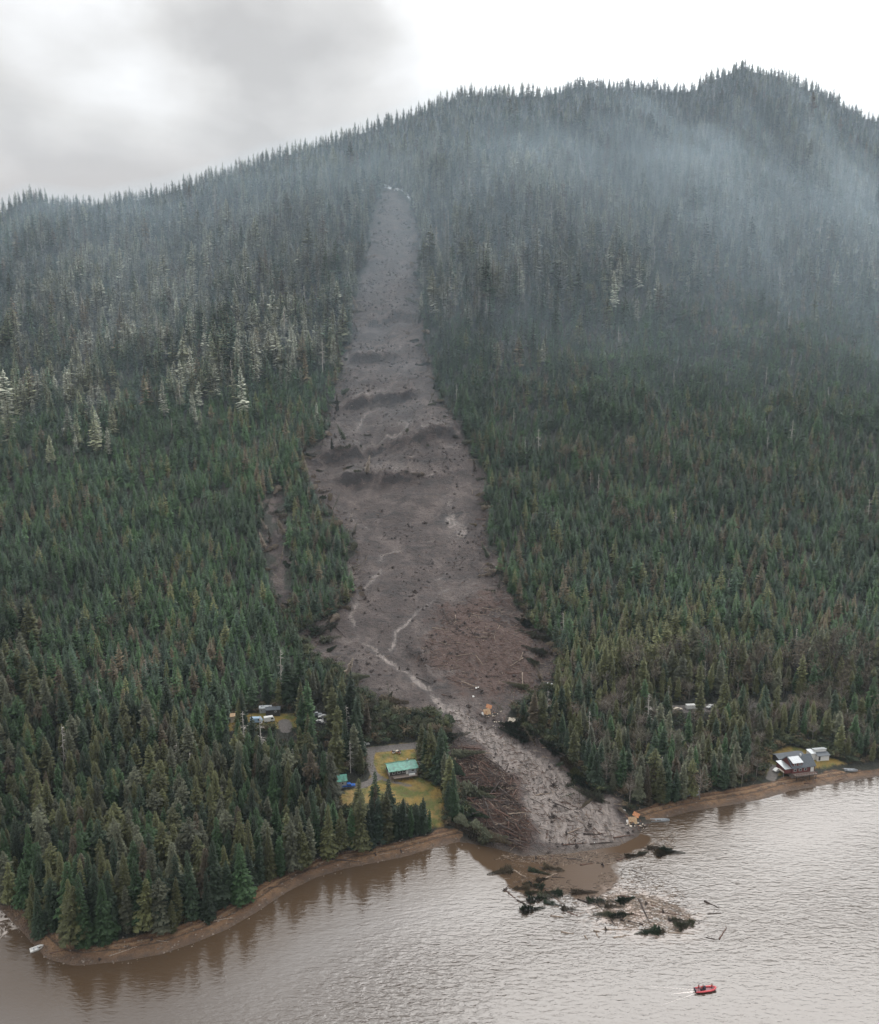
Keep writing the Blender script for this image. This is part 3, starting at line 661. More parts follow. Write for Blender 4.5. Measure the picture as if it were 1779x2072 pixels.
for i in ALD: ald_rows.setdefault(int(max(0, sdt[i] - 10) // 14), []).append(i)
for row, ids in ald_rows.items():
    ids.sort(key=lambda i: tx[i])
    for k, i in enumerate(ids):
        hgt[i] = random.uniform(9, 14); tn = random.choice([(.085, .066, .048), (.10, .085, .062), (.075, .07, .045), (.11, .08, .055)])
        place_tree('alder_tree', ALDER[int(RNG.integers(4))], i, 12, f"brown leafless alder, {ordw(k + 1)} east of the mud, {'front' if row == 0 else ordw(row + 1)} row from the beach", 'tree', 'bare alders behind the shore', tn)

# ---- the rest of the forest: one uncountable mass, scattered points carrying tree meshes
protos = bpy.data.collections.new("forest_kinds")
def proto(nm, tr, cr):
    mb = MB(); mb.v = tr.v[:]; mb.f = tr.f[:]; k = len(tr.f); mb.add(cr.v, cr.f)
    me = mb.mesh(nm); me.materials.append(M_BARK); me.materials.append(M_FOL)
    me.polygons.foreach_set('material_index', [0] * k + [1] * (len(mb.f) - k))
    o = bpy.data.objects.new(nm, me); protos.objects.link(o)
specs = [(20, 4.5, 90, .8, .3), (20, 4.1, 85, .9, .3), (20, 4.9, 95, .85, .25), (20, 3.7, 85, .75, .35),     # 0-3 full cones: young
         (20, 3.7, 110, .8, .45), (20, 3.1, 100, .7, .4), (20, 4.1, 110, .85, .45), (20, 3.3, 95, .6, .5),       # 4-7 narrow ragged old growth
         (20, 3.8, 150, .7, .4), (20, 3.4, 150, .8, .4)]                                                         # 8-9 shore
for i, (h_, rd, nb, shp, rg) in enumerate(specs):
    tr, cr = conifer(h_, rd, nb, 500 + i, 1, .04 if i < 4 else .12, shp, .3, rg); tr.v = tr.v; proto('forest_kind_%02d' % i, tr, cr)
for i in range(2):
    tr, cr = broadleaf(20, 6, 700 + i, 260, .9); proto('forest_kind_%02d' % (10 + i), tr, cr)
_sn = snag(20, 77); proto('forest_kind_12', MB(), _sn)
rest = ~ind_mask & ~ald_mask
ri = np.where(rest)[0]; m_ = len(ri)
kind = np.where(zone[ri] == 0, RNG.integers(8, 10, m_), np.where(zone[ri] == 1, RNG.integers(0, 4, m_), RNG.integers(4, 8, m_)))
kind = np.where(brush[ri] | is_ald[ri], RNG.integers(10, 12, m_), kind)
kind = np.where((zone[ri] == 1) & (RNG.random(m_) < .04), RNG.integers(10, 12, m_), kind)
sng = (RNG.random(m_) < np.where(zone[ri] == 1, .006, .022)) & (kind < 10); kind = np.where(sng, 12, kind); tint[ri[sng]] = (.32, .30, .27)
tint[is_ald] = np.array([.085, .072, .05]); tint[brush] = np.array([.05, .055, .03]) * RNG.uniform(.6, 1.3, (brush.sum(), 1))
# undergrowth along the forest edges
pm = bpy.data.meshes.new("forest"); pm.vertices.add(m_)
pm.vertices.foreach_set('co', np.stack([tx[ri], ty[ri], th[ri] - .4], -1).astype(np.float32).ravel())
def pa(nm, typ, key, arr): a_ = pm.attributes.new(nm, typ, 'POINT'); a_.data.foreach_set(key, np.ascontiguousarray(arr).ravel())
pa('kindno', 'INT', 'value', kind.astype(np.int32))
sw = RNG.uniform(.85, 1.2, m_)
hs = hgt[ri] / 20 * RNG.choice([.8, 1, 1, 1.1, 1.22], m_)
pa('size', 'FLOAT_VECTOR', 'vector', np.stack([hs * sw, hs * sw, hs], -1).astype(np.float32))
pa('turn', 'FLOAT_VECTOR', 'vector', np.stack([RNG.normal(0, .025, m_), RNG.normal(0, .025, m_), RNG.uniform(0, 6.28, m_)], -1).astype(np.float32))
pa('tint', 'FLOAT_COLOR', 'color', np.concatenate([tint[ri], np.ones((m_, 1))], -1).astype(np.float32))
forest = bpy.data.objects.new("conifer_forest", pm); COL.objects.link(forest)
forest['kind'] = 'stuff'; tag(forest, 'dense hazy conifer forest covering the mountainside on both sides of the slide', 'forest')
ng = bpy.data.node_groups.new('plant', 'GeometryNodeTree')
ng.interface.new_socket('Geometry', in_out='INPUT', socket_type='NodeSocketGeometry'); ng.interface.new_socket('Geometry', in_out='OUTPUT', socket_type='NodeSocketGeometry')
gi = ng.nodes.new('NodeGroupInput'); go = ng.nodes.new('NodeGroupOutput'); m2p = ng.nodes.new('GeometryNodeMeshToPoints'); iop = ng.nodes.new('GeometryNodeInstanceOnPoints')
ci = ng.nodes.new('GeometryNodeCollectionInfo'); ci.inputs['Collection'].default_value = protos; ci.inputs['Separate Children'].default_value = True; ci.inputs['Reset Children'].default_value = True
def na(nm, typ): q = ng.nodes.new('GeometryNodeInputNamedAttribute'); q.data_type = typ; q.inputs['Name'].default_value = nm; return q.outputs['Attribute']
iop.inputs['Pick Instance'].default_value = True
l = ng.links.new
l(gi.outputs[0], m2p.inputs[0]); l(m2p.outputs[0], iop.inputs['Points']); l(ci.outputs[0], iop.inputs['Instance']); l(na('kindno', 'INT'), iop.inputs['Instance Index'])
l(na('turn', 'FLOAT_VECTOR'), iop.inputs['Rotation']); l(na('size', 'FLOAT_VECTOR'), iop.inputs['Scale']); l(iop.outputs[0], go.inputs[0])
md = forest.modifiers.new('plant', 'NODES'); md.node_group = ng
print('TREES', n, 'individual', len(IND), 'alders', len(ALD), 'mass', m_, 'zones', [(zone == k).sum() for k in range(3)])
# ------------------------------------------------------------------ shared materials of the built things
M_WHITE = solid('white_paint', (.52, .52, .50), .5, var=.1); M_GREY = solid('grey_metal', (.32, .34, .36), .45, .3, .15)
M_DARK = solid('dark_wood', (.035, .03, .028), .8); M_GLASS = solid('window_glass', (.03, .035, .04), .12, var=.05, spec=.8)
M_RED = solid('red_siding', (.105, .03, .026), .75, var=.25); M_SLATE = solid('slate_roof', (.06, .07, .08), .6, .0, .2)
M_GREEN = solid('green_roof', (.035, .15, .11), .4, .1, .4, .6); M_TIN = solid('tin_roof', (.30, .32, .33), .4, .2, .12, 1)
M_TAN = solid('tan_plywood', (.36, .25, .15), .8, var=.3); M_ORANGE = solid('orange_wood', (.38, .17, .08), .8, var=.4)
M_CREAM = solid('cream_canvas', (.42, .37, .30), .8); M_BLUE = solid('blue_paint', (.03, .10, .33), .35); M_SKYBLUE = solid('pale_blue_tarp', (.26, .36, .46), .6)
M_TYRE = solid('tyre', (.02, .02, .02), .9); M_RUBBER = solid('red_tube', (.45, .06, .07), .5, var=.2); M_HULL = solid('maroon_hull', (.12, .015, .025), .4)
M_WOODP = solid('pale_log', (.20, .155, .12), .9, var=.35, scale=1.2); M_WOODB = solid('brown_log', (.085, .047, .034), .9, var=.4, scale=1.2)
M_WOODD = solid('dark_log', (.045, .033, .028), .9, var=.35, scale=1.2); M_ROCK = solid('shore_rock', (.16, .13, .105), .9, var=.4, scale=.8)
M_SKIN = solid('skin', (.45, .27, .19), .6); M_SUIT = solid('dark_suit', (.03, .03, .045), .8); M_JACKET = solid('life_jacket', (.5, .08, .03), .7)
M_DECK = solid('weathered_deck', (.16, .13, .11), .85, var=.3)

def base(px, py, dz=0.0):
    p = G3(px, py); return Vector((p.x, p.y, p.z + dz))
def footing(x, y, w, d, rz):
    """lowest ground under a footprint and the highest"""
    c_, s_ = math.cos(rz), math.sin(rz); zs = [float(H(x + a * w / 2 * c_ - b * d / 2 * s_, y + a * w / 2 * s_ + b * d / 2 * c_)) for a in (-1, 0, 1) for b in (-1, 0, 1)]
    return min(zs), max(zs)
def box_part(name, c, d, mat, parent, rz=0, ry=0, rx=0, bev=0):
    m = MB(); m.box(c, d, rz, ry, rx); return m.build(name, mat, parent, bev=bev)
def window(parent, c, wd, ht, axis_='x', mat=None):
    d = (wd, .12, ht) if axis_ == 'x' else (.12, wd, ht); o = box_part('window', c, d, M_WHITE, parent)
    k = Vector(c); out = Vector((0, -.045, 0)) if axis_ == 'x' else Vector((.045 * (1 if c[0] > 0 else -1), 0, 0))
    di = (wd - .25, .09, ht - .25) if axis_ == 'x' else (.09, wd - .25, ht - .25)
    box_part('pane', tuple(k + out), di, M_GLASS, o); return o
def gable_roof(parent, w, d, zb, rise, over, mat, ridge=0.0, name='roof', th_=.18, x0=None, x1=None):
    x0 = -w / 2 - over if x0 is None else x0; x1 = w / 2 + over if x1 is None else x1
    yf, yb, yr = -d / 2 - over, d / 2 + over, ridge
    zf = zb - over * rise / (d / 2 + ridge); zk = zb - over * rise / (d / 2 - ridge)
    m = MB(); m.prism([(yf, zf), (yr, zb + rise), (yb, zk), (yb, zk + th_), (yr, zb + rise + th_), (yf, zf + th_)], x0, x1)
    r = m.build(name, mat, parent)
    s = MB(); k = int((x1 - x0) / .6)
    for i in range(1, k):
        x = x0 + (x1 - x0) * i / k
        s.prism([(yf + .03, zf + th_ + .003), (yr, zb + rise + th_ + .003), (yr, zb + rise + th_ + .06), (yf + .03, zf + th_ + .06)], x - .03, x + .03)
    s.build('roof_seam', mat, r); return r
def walls(parent, w, d, zlow, zh, rise, mat, ridge=0.0, name='wall'):
    m = MB(); m.prism([(-d / 2, zlow), (d / 2, zlow), (d / 2, zh), (ridge, zh + rise), (-d / 2, zh)], -w / 2, w / 2); return m.build(name, mat, parent)

# ---- green-roofed house on the meadow
def green_house():
    p = base(812, 1572); rz = R(17); lo, hi = footing(p.x, p.y + 3, 13, 8, rz)
    o = empty('green_roofed_house', (p.x, p.y + 3.0, hi), rz, 'long low house with bright green metal roof above the yellow meadow', 'house')
    f = box_part('foundation', (0, 0, (lo - hi - 1) / 2 + .1), (13.2, 8.2, abs(lo - hi) + 1.2), M_DECK, o)
    walls(o, 12.6, 7.6, .1, 2.7, 1.0, M_DARK, 1.2)
    box_part('pale_wall', (4.2, -3.83, 1.4), (3.9, .1, 2.3), M_GREY, o)
    gable_roof(o, 12.6, 7.6, 2.72, 1.0, .8, M_GREEN, 1.2)
    for x in (-4.6, -2.2, .2): window(o, (x, -3.84, 1.6), 1.3, 1.2)
    window(o, (4.4, -3.93, 1.7), 1.6, 1.0)
    d_ = box_part('door', (1.7, -3.84, 1.2), (1.0, .12, 2.1), M_WHITE, o); box_part('handle', (2.05, -3.92, 1.15), (.1, .08, .1), M_GREY, d_)
    box_part('end_panel', (-6.36, -1.6, 1.4), (.1, 3.2, 2.4), M_WHITE, o)
    box_part('deck', (.4, -5.1, .02), (11, 2.3, .22), M_DECK, o)
    for x in (-4.8, -1.6, 1.6, 4.8): box_part('deck_post', (x, -6.1, -.8), (.16, .16, 1.7), M_DARK, o)
    box_part('chimney', (3.2, 1.4, 4.2), (.5, .5, 1.2), M_GREY, o)
    m = MB()
    for x in (7.4, 10.0):
        for y in (-1.5, 2.0): m.box((x, y, 1.0), (.12, .12, 2.6))
    for y in (-1.5, 2.0): m.box((8.7, y, 2.36), (2.9, .12, .12))
    for x in (7.4, 8.7, 10.0): m.box((x, .25, 2.48), (.1, 3.8, .1))
    m.build('frame_annex', M_GREY, o)
    q = empty('white_bench', o.matrix_basis @ Vector((3.6, -5.2, .13)), rz, 'long white bench box on the deck of the green-roofed house', 'bench')
    box_part('bench_box', (0, 0, .25), (2.8, .8, .5), M_WHITE, q, bev=.04); box_part('bench_lid', (0, 0, .54), (2.9, .9, .07), M_WHITE, q)
    return o
GH = green_house()
# cabin with green roof at the edge of the forest
p = base(684, 1594); lo, hi = footing(p.x, p.y + 2, 7, 6, 0)
o = empty('forest_cabin', (p.x, p.y + 2, hi), R(14), 'small grey cabin with green roof half hidden by trees beside the blue truck', 'cabin')
walls(o, 6.6, 5.4, lo - hi - .6, 2.6, 1.5, M_GREY); gable_roof(o, 6.6, 5.4, 2.62, 1.5, .5, M_GREEN); window(o, (1.6, -2.76, 1.5), 1.1, 1.0)
box_part('door', (-1.2, -2.75, 1.05), (1.0, .1, 2.1), M_WHITE, o)
p = base(668, 1582); lo, hi = footing(p.x, p.y + 3, 6, 5, 0)
o = empty('forest_cabin', (p.x, p.y + 4, hi), R(14), 'upper green-roofed shed among the conifers behind the grey cabin', 'shed')
walls(o, 5.4, 4.4, lo - hi - .6, 2.4, 1.3, M_DARK); gable_roof(o, 5.4, 4.4, 2.42, 1.3, .4, M_GREEN); window(o, (0, -2.26, 1.4), 1.0, .9)

# ---- red house on the far shore
def red_house():
    p = base(1622, 1574); rz = R(13); lo, hi = footing(p.x, p.y + 4.5, 13, 9, rz)
    o = empty('red_house', (p.x, p.y + 4.5, hi + .5), rz, 'two-storey dark red house with slate roof and pale dormer above the beach', 'house')
    box_part('foundation', (0, 0, (lo - hi - 1.5) / 2), (12.0, 8.0, abs(lo - hi) + 1.6), M_DECK, o)
    walls(o, 12, 8, 0, 3.0, 3.6, M_RED, .4)
    # gambrel-like steep roof, slate
    gable_roof(o, 12, 8, 3.02, 3.6, .5, M_SLATE, .4)
    dm = MB(); dm.prism([(-3.55, 3.2), (.2, 3.2), (.2, 6.35), (-3.55, 5.1)], -5.6, -.6); d_ = dm.build('dormer', M_RED, o)
    rf = MB(); rf.prism([(-4.0, 5.02), (.4, 6.5), (.4, 6.66), (-4.0, 5.18)], -5.95, -.3); rf.build('dormer_roof', M_TIN, d_)
    for x in (-4.3, -1.9): window(d_, (x, -3.58, 4.2), 1.2, 1.1)
    for x in (-4.5, -1.8, 1.0): window(o, (x, -4.04, 1.6), 1.4, 1.2)
    d_ = box_part('door', (4.6, -4.05, 1.15), (1.7, .12, 2.2), M_WHITE, o); box_part('handle', (5.2, -4.14, 1.1), (.1, .08, .1), M_GREY, d_)
    box_part('chimney', (.6, -.2, 6.9), (.55, .55, 1.1), M_WHITE, o)
    dk = box_part('deck', (0, -5.3, -.1), (11.5, 2.5, .2), M_DECK, o); m = MB()
    for i in range(9): m.box((-5.6 + i * 1.4, -6.5, .45), (.1, .1, 1.0))
    m.box((0, -6.5, .95), (11.4, .12, .1)); m.box((0, -6.5, .5), (11.4, .06, .06)); m.build('railing', M_RED, dk)
    for x in (-5.2, -1.7, 1.7, 5.2): box_part('deck_post', (x, -6.3, -1.4), (.2, .2, 2.6), M_DARK, o)
    # lean-to joined at the gable end
    lt = MB(); lt.prism([(-3.2, 0), (3.4, 0), (3.4, 2.9), (-3.2, 2.3)], -9.3, -6.02); lt.build('lean_to', M_RED, o)
    rf = MB(); rf.prism([(-3.6, 2.3), (3.8, 2.98), (3.8, 3.12), (-3.6, 2.44)], -9.6, -6.04); rf.build('lean_to_roof', M_TIN, o)
    return o, p
RH, rp = red_house()
p = base(1592, 1546); lo, hi = footing(p.x, p.y + 2, 15, 5, R(13))
o = empty('long_shed', (p.x + 2, p.y + 3.4, hi), R(14), 'long dark shed with low slate roof directly behind the red house', 'shed')
walls(o, 14, 5, lo - hi - .6, 2.6, .9, M_DARK); gable_roof(o, 14, 5, 2.62, .9, .4, M_SLATE); 
for x in (-4, 0, 4): window(o, (x, -2.56, 1.5), 1.2, 1)
p = base(1590, 1566)
o = empty('canvas_canopy', (p.x - .5, p.y, p.z), R(20), 'cream canvas canopy tent beside the red house', 'tent')
m = MB(); m.add([(-2.6, -2, 2.3), (2.6, -2, 2.3), (2.6, 2, 2.3), (-2.6, 2, 2.3), (0, 0, 3.2), (-2.6, -2, 2.05), (2.6, -2, 2.05), (2.6, 2, 2.05), (-2.6, 2, 2.05), (0, 0, 3.0)],
  [(0, 1, 4), (1, 2, 4), (2, 3, 4), (3, 0, 4), (5, 9, 6), (6, 9, 7), (7, 9, 8), (8, 9, 5), (0, 5, 6, 1), (1, 6, 7, 2), (2, 7, 8, 3), (3, 8, 5, 0)]); m.build('canopy', M_CREAM, o)
for x in (-2.5, 2.5):
    for y in (-1.9, 1.9): box_part('leg', (x, y, .9), (.09, .09, 2.6), M_GREY, o)
# white shed with stepped slate roof
p = base(1660, 1540); lo, hi = footing(p.x, p.y + 2.5, 10, 6, R(9)); 
o = empty('white_shed', (p.x, p.y + 2.5, hi), R(9), 'white shed with stepped grey roof on the slope behind the red house', 'shed')
m = MB(); m.prism([(-2.4, lo - hi - .8), (2.4, lo - hi - .8), (2.4, 3.9), (.2, 4.3), (.2, 3.0), (-2.4, 2.5)], -2.0, 4.2); m.build('wall', M_WHITE, o)
m = MB(); m.prism([(-1.0, lo - hi - .8), (2.4, lo - hi - .8), (2.4, 3.5), (-1.0, 3.2)], -4.8, -2.003); m.build('side_wall', M_WHITE, o)
m = MB(); m.prism([(-3.0, 2.42), (.17, 3.02), (.17, 3.16), (-3.0, 2.56)], -2.3, 4.6); m.build('roof', M_SLATE, o)
m = MB(); m.prism([(.05, 4.32), (2.8, 3.86), (2.8, 4.0), (.05, 4.46)], -2.2, 4.5); m.build('upper_roof', M_TIN, o)
m = MB(); m.prism([(-1.4, 3.18), (2.8, 3.54), (2.8, 3.66), (-1.4, 3.3)], -5.0, -2.32); m.build('side_roof', M_TIN, o)
box_part('door', (-.9, -2.43, 1.0), (1.0, .1, 2.0), M_DARK, o)

# ---- vehicles
def vehicle(kind, px, py, rz, mat, label, cat, name, L_=4.6, scale=1.0, loc=None):
    p = loc if loc is not None else base(px, py)
    o = empty(name, (p.x, p.y, p.z + .02), rz, label, cat); h = L_ / 2
    b = MB()
    if kind == 'pickup':
        b.prism([(-h, .45), (h, .45), (h, .95), (h * .45, 1.05), (h * .2, 1.75), (-h * .25, 1.75), (-h * .3, 1.05), (-h, 1.05)], -.92, .92)
        gl = [(h * .40, 1.1), (h * .2, 1.66), (-h * .22, 1.66), (-h * .24, 1.1)]
    elif kind == 'car':
        b.prism([(-h, .4), (h, .4), (h, .82), (h * .45, .98), (h * .1, 1.5), (-h * .55, 1.5), (-h * .85, 1.0), (-h, .95)], -.9, .9)
        gl = [(h * .38, 1.02), (h * .1, 1.42), (-h * .53, 1.42), (-h * .76, 1.02)]
    else:
        b.prism([(-h, .5), (h, .5), (h, 1.4), (h * .82, 2.2), (h * .7, 2.75), (-h, 2.75)], -1.15, 1.15); gl = [(h * .8, 1.5), (h * .66, 2.3), (h * .3, 2.3), (h * .3, 1.5)]
    b.build('body', mat, o, bev=.06)
    hw = .93 if kind == 'pickup' else (.91 if kind == 'car' else 1.16)
    for s_ in (-1, 1):
        g = MB(); g.prism(gl, s_ * hw - .01, s_ * hw + .01); g.build('side_window', M_GLASS, o)
    for s_ in (-1, 1):
        for y in (-h * .62, h * .62):
            t = MB(); t.tube([(s_ * (hw - .22), y, .36), (s_ * (hw + .03), y, .36)], .36, 12); wh = t.build('wheel', M_TYRE, o)
            t = MB(); t.tube([(s_ * (hw + .031), y, .36), (s_ * (hw + .045), y, .36)], .2, 10); t.build('rim', M_GREY, wh)
    for s_ in (-1, 1): box_part('headlight', (s_ * .62, h + .01, .75), (.3, .05, .16), M_WHITE, o)
    o.scale = (scale,) * 3; return o
vehicle('pickup', 706, 1592, R(-80), M_BLUE, 'blue pickup truck parked beside the grey cabin below the meadow road', 'truck', 'pickup_truck', 5.8)
vehicle('car', 738, 1508, R(-70), M_WHITE, 'white car on the highway at the forest edge above the green-roofed house', 'car', 'parked_car')
vehicle('car', 1573, 1560, R(-60), M_WHITE, 'small white car beside the cream canopy of the red house', 'car', 'parked_car')
vehicle('van', 1401, 1435, R(-84), M_WHITE, 'white motorhome parked on the forest highway in the middle of three vehicles', 'van', 'parked_van', 7.2)
vehicle('pickup', 1438, 1432, R(-60), M_WHITE, 'white pickup on the forest highway east of the motorhome', 'truck', 'pickup_truck', 5.4)
vehicle('car', 1372, 1437, R(-80), M_CREAM, 'pale car on the forest highway west of the motorhome', 'car', 'parked_car')
vehicle('van', 519, 1462, R(-86), M_SKYBLUE, 'pale blue camper in the forest clearing', 'van', 'parked_van', 6.0)
vehicle('van', 545, 1460, R(-70), M_WHITE, 'white box van in the forest clearing beside the blue camper', 'van', 'parked_van', 5.2)
vehicle('car', 647, 1462, R(60), M_WHITE, 'white car among junk east of the forest clearing', 'car', 'parked_car')
vehicle('car', 653, 1452, R(100), M_WHITE, 'white car under the trees above the junk clearing', 'car', 'parked_car')
vehicle('pickup', 641, 1448, R(95), M_GREY, 'grey pickup behind the white cars of the junk clearing', 'truck', 'pickup_truck', 5.2)
vehicle('pickup', 820, 1512, R(-85), M_TIN, 'grey truck parked on the grass between highway and green-roofed house', 'truck', 'pickup_truck', 5.2) if 0 else None
# small sheds of the clearing
for (px, py, w_, d_, mt, rf_, lb) in ((478, 1457, 5, 4, M_CREAM, M_TAN, 'pale round-roofed hut at the west end of the forest clearing'),
                                    (553, 1444, 7, 4, M_DARK, M_SLATE, 'dark shed at the back of the forest clearing'), (538, 1440, 6, 2.6, M_GREY, M_TIN, 'narrow shed with pale tin roof behind the white box van')):
    p = base(px, py); lo, hi = footing(p.x, p.y, w_, d_, 0); o = empty('clearing_shed', (p.x, p.y, hi), R(8), lb, 'shed')
    walls(o, w_, d_, lo - hi - .5, 2.3, .8, mt); gable_roof(o, w_, d_, 2.32, .8, .3, rf_); window(o, (w_ * .2, -d_ / 2 - .04, 1.4), .9, .8)
# hut almost hidden by the trees on the east shore
p = base(1398, 1612); lo, hi = footing(p.x, p.y, 8, 5, 0); o = empty('shore_hut', (p.x, p.y + 3, hi), R(10), 'pale-roofed hut hidden in the trees above the east beach', 'shed')
walls(o, 7, 5, lo - hi - .5, 2.6, 1.2, M_GREY); gable_roof(o, 7, 5, 2.62, 1.2, .4, M_TIN); window(o, (1.5, -2.54, 1.4), 1.2, 1)

# junk heap on the grass above the green house
p = base(802, 1524)
o = empty('scrap_heap', p, .3, 'heap of cream and rust-coloured scrap on the grass above the green-roofed house', 'scrap')
rn = random.Random(5)
for mt, nm in ((M_CREAM, 'cream_scrap'), (M_ORANGE, 'rusty_scrap'), (M_DARK, 'dark_scrap')):
    m = MB()
    for i in range(7): m.box((rn.uniform(-2, 2), rn.uniform(-1.2, 1.2), rn.uniform(.1, .9)), (rn.uniform(.4, 1.4), rn.uniform(.3, 1), rn.uniform(.15, .7)), rn.uniform(0, 3), rn.uniform(-.4, .4), rn.uniform(-.4, .4))
    m.build(nm, mt, o)

# ---- boats
def skiff(px, py, rz, L_, W_, mat, label, z=None, roll=0.0, name='skiff'):
    p = base(px, py) if z is None else Vector((*water_pt(px, py), z))
    o = empty(name, p, rz, label, 'boat'); o.rotation_euler = (roll, 0, rz); n = 10; v = []; f = []
    for i in range(n + 1):
        t = i / n; x = -L_ / 2 + L_ * t; wd = W_ / 2 * (1 if t < .55 else max(.03, 1 - ((t - .55) / .45) ** 2.2)); zt = .75 + .3 * t ** 3; zb = .0 + .45 * max(0, t - .6) ** 1.3
        v += [(x, -wd, zt), (x, -wd * .75, zb), (x, wd * .75, zb), (x, wd, zt), (x, wd * .88, zt - .02), (x, wd * .66, zb + .14), (x, -wd * .66, zb + .14), (x, -wd * .88, zt - .02)]
    for i in range(n):
        for k in range(8): f.append((i * 8 + k, i * 8 + (k + 1) % 8, (i + 1) * 8 + (k + 1) % 8, (i + 1) * 8 + k))
    f += [tuple(range(8))[::-1], tuple(range(n * 8, n * 8 + 8))]
    m = MB(); m.add(v, f); m.build('hull', mat, o)
    for x in (-L_ * .22, L_ * .08): box_part('thwart', (x, 0, .52), (.35, W_ * .82, .06), M_GREY, o)
    return o
def water_z(): return -.15
sk = skiff(1336, 1661, R(2), 8.2, 1.9, M_GREY, 'long open aluminium skiff drifting off the wrecked house at the shore', z=-.15)
skiff(1115, 1386, R(-28), 5.0, 1.8, M_WHITE, 'white boat stranded among broken trees at the east edge of the slide')
skiff(75, 1921, R(35), 4.2, 2.2, M_WHITE, 'small white boat off the tip of the wooded point', z=-.12)
skiff(1722, 1560, R(-8), 6.0, 2.0, M_GREY, 'grey boat hauled up on the beach beyond the lawn of the red house')

# ---- people built as one skinned surface each
def person(parent, loc, rz, pose, label):
    sit = pose == 'sit'
    hip = .55 if sit else .93
    V = {'pel': (0, 0, hip), 'chest': (0, .04, hip + .38), 'neck': (0, .05, hip + .55), 'head': (0, .07, hip + .68), 'top': (0, .06, hip + .80)}
    E = [('pel', 'chest'), ('chest', 'neck'), ('neck', 'head'), ('head', 'top')]
    rad = {'pel': .15, 'chest': .17, 'neck': .065, 'head': .105, 'top': .075}
    for s, k in ((-1, 'l'), (1, 'r')):
        if sit: leg = [(s * .1, .05, hip - .03), (s * .13, .45, hip + .02), (s * .13, .5, .08), (s * .13, .65, .04)]
        else: leg = [(s * .1, 0, hip - .08), (s * .12, .04, .48), (s * .13, 0, .08), (s * .13, .16, .04)]
        arm = [(s * .2, .03, hip + .46), (s * .27, .08, hip + .2), (s * .2, .32, hip + .16), (s * .17, .41, hip + .16)]
        for j, q in enumerate(leg): V[f'leg{k}{j}'] = q; rad[f'leg{k}{j}'] = (.09, .065, .045, .04)[j]
        for j, q in enumerate(arm): V[f'arm{k}{j}'] = q; rad[f'arm{k}{j}'] = (.065, .05, .035, .035)[j]
        E += [('pel', f'leg{k}0'), (f'leg{k}0', f'leg{k}1'), (f'leg{k}1', f'leg{k}2'), (f'leg{k}2', f'leg{k}3'), ('chest', f'arm{k}0'), (f'arm{k}0', f'arm{k}1'), (f'arm{k}1', f'arm{k}2'), (f'arm{k}2', f'arm{k}3')]
        for fi in range(5):
            nm = f'fin{k}{fi}'; V[nm] = (s * .17 + (fi - 2) * .02, .50 - (.05 if fi == 0 else 0), hip + .14); rad[nm] = .009; E.append((f'arm{k}3', nm))
    ks = list(V); me = bpy.data.meshes.new('person'); me.from_pydata([V[k] for k in ks], [(ks.index(a), ks.index(b)) for a, b in E], [])
    o = bpy.data.objects.new('person', me); COL.objects.link(o)
    md = o.modifiers.new('skin', 'SKIN'); md.use_smooth_shade = True; ly = me.skin_vertices[0] if me.skin_vertices else None
    if ly is None:
        bpy.context.view_layer.objects.active = o; o.select_set(True); bpy.ops.object.mode_set(mode='EDIT'); bpy.ops.object.mode_set(mode='OBJECT'); ly = me.skin_vertices[0]
    for i, k in enumerate(ks): ly.data[i].radius = (rad[k], rad[k]); ly.data[i].use_root = (k == 'pel')
    o.modifiers.new('sub', 'SUBSURF').levels = 1; o.modifiers['sub'].render_levels = 1
    me.materials.append(M_SUIT)
    j = MB(); j.tube([(0, .02, hip + .02), (0, .04, hip + .25), (0, .05, hip + .47)], [.19, .215, .15], 12); jo = j.build('life_jacket', M_JACKET, o, True)
    c = MB(); c.tube([(0, .06, hip + .66), (0, .06, hip + .74), (0, .06, hip + .81), (0, .06, hip + .85)], [.125, .13, .10, .02], 12); c.build('helmet', M_SUIT, o, True)
    fcm = MB(); fcm.tube([(0, .14, hip + .60), (0, .165, hip + .66), (0, .15, hip + .71)], [.06, .075, .06], 10); fcm.tube([(0, .22, hip + .65), (0, .265, hip + .64)], [.018, .014], 6)
    for s in (-1, 1): fcm.tube([(s * .035, .225, hip + .68), (s * .035, .24, hip + .68)], [.012, .01], 6)
    fcm.build('face', M_SKIN, o, True)
    o.matrix_world = parent.matrix_basis @ Matrix.Translation(loc) @ Matrix.Rotation(rz, 4, 'Z')
    tag(o, label, 'person', 'crew of the red rescue boat'); return o
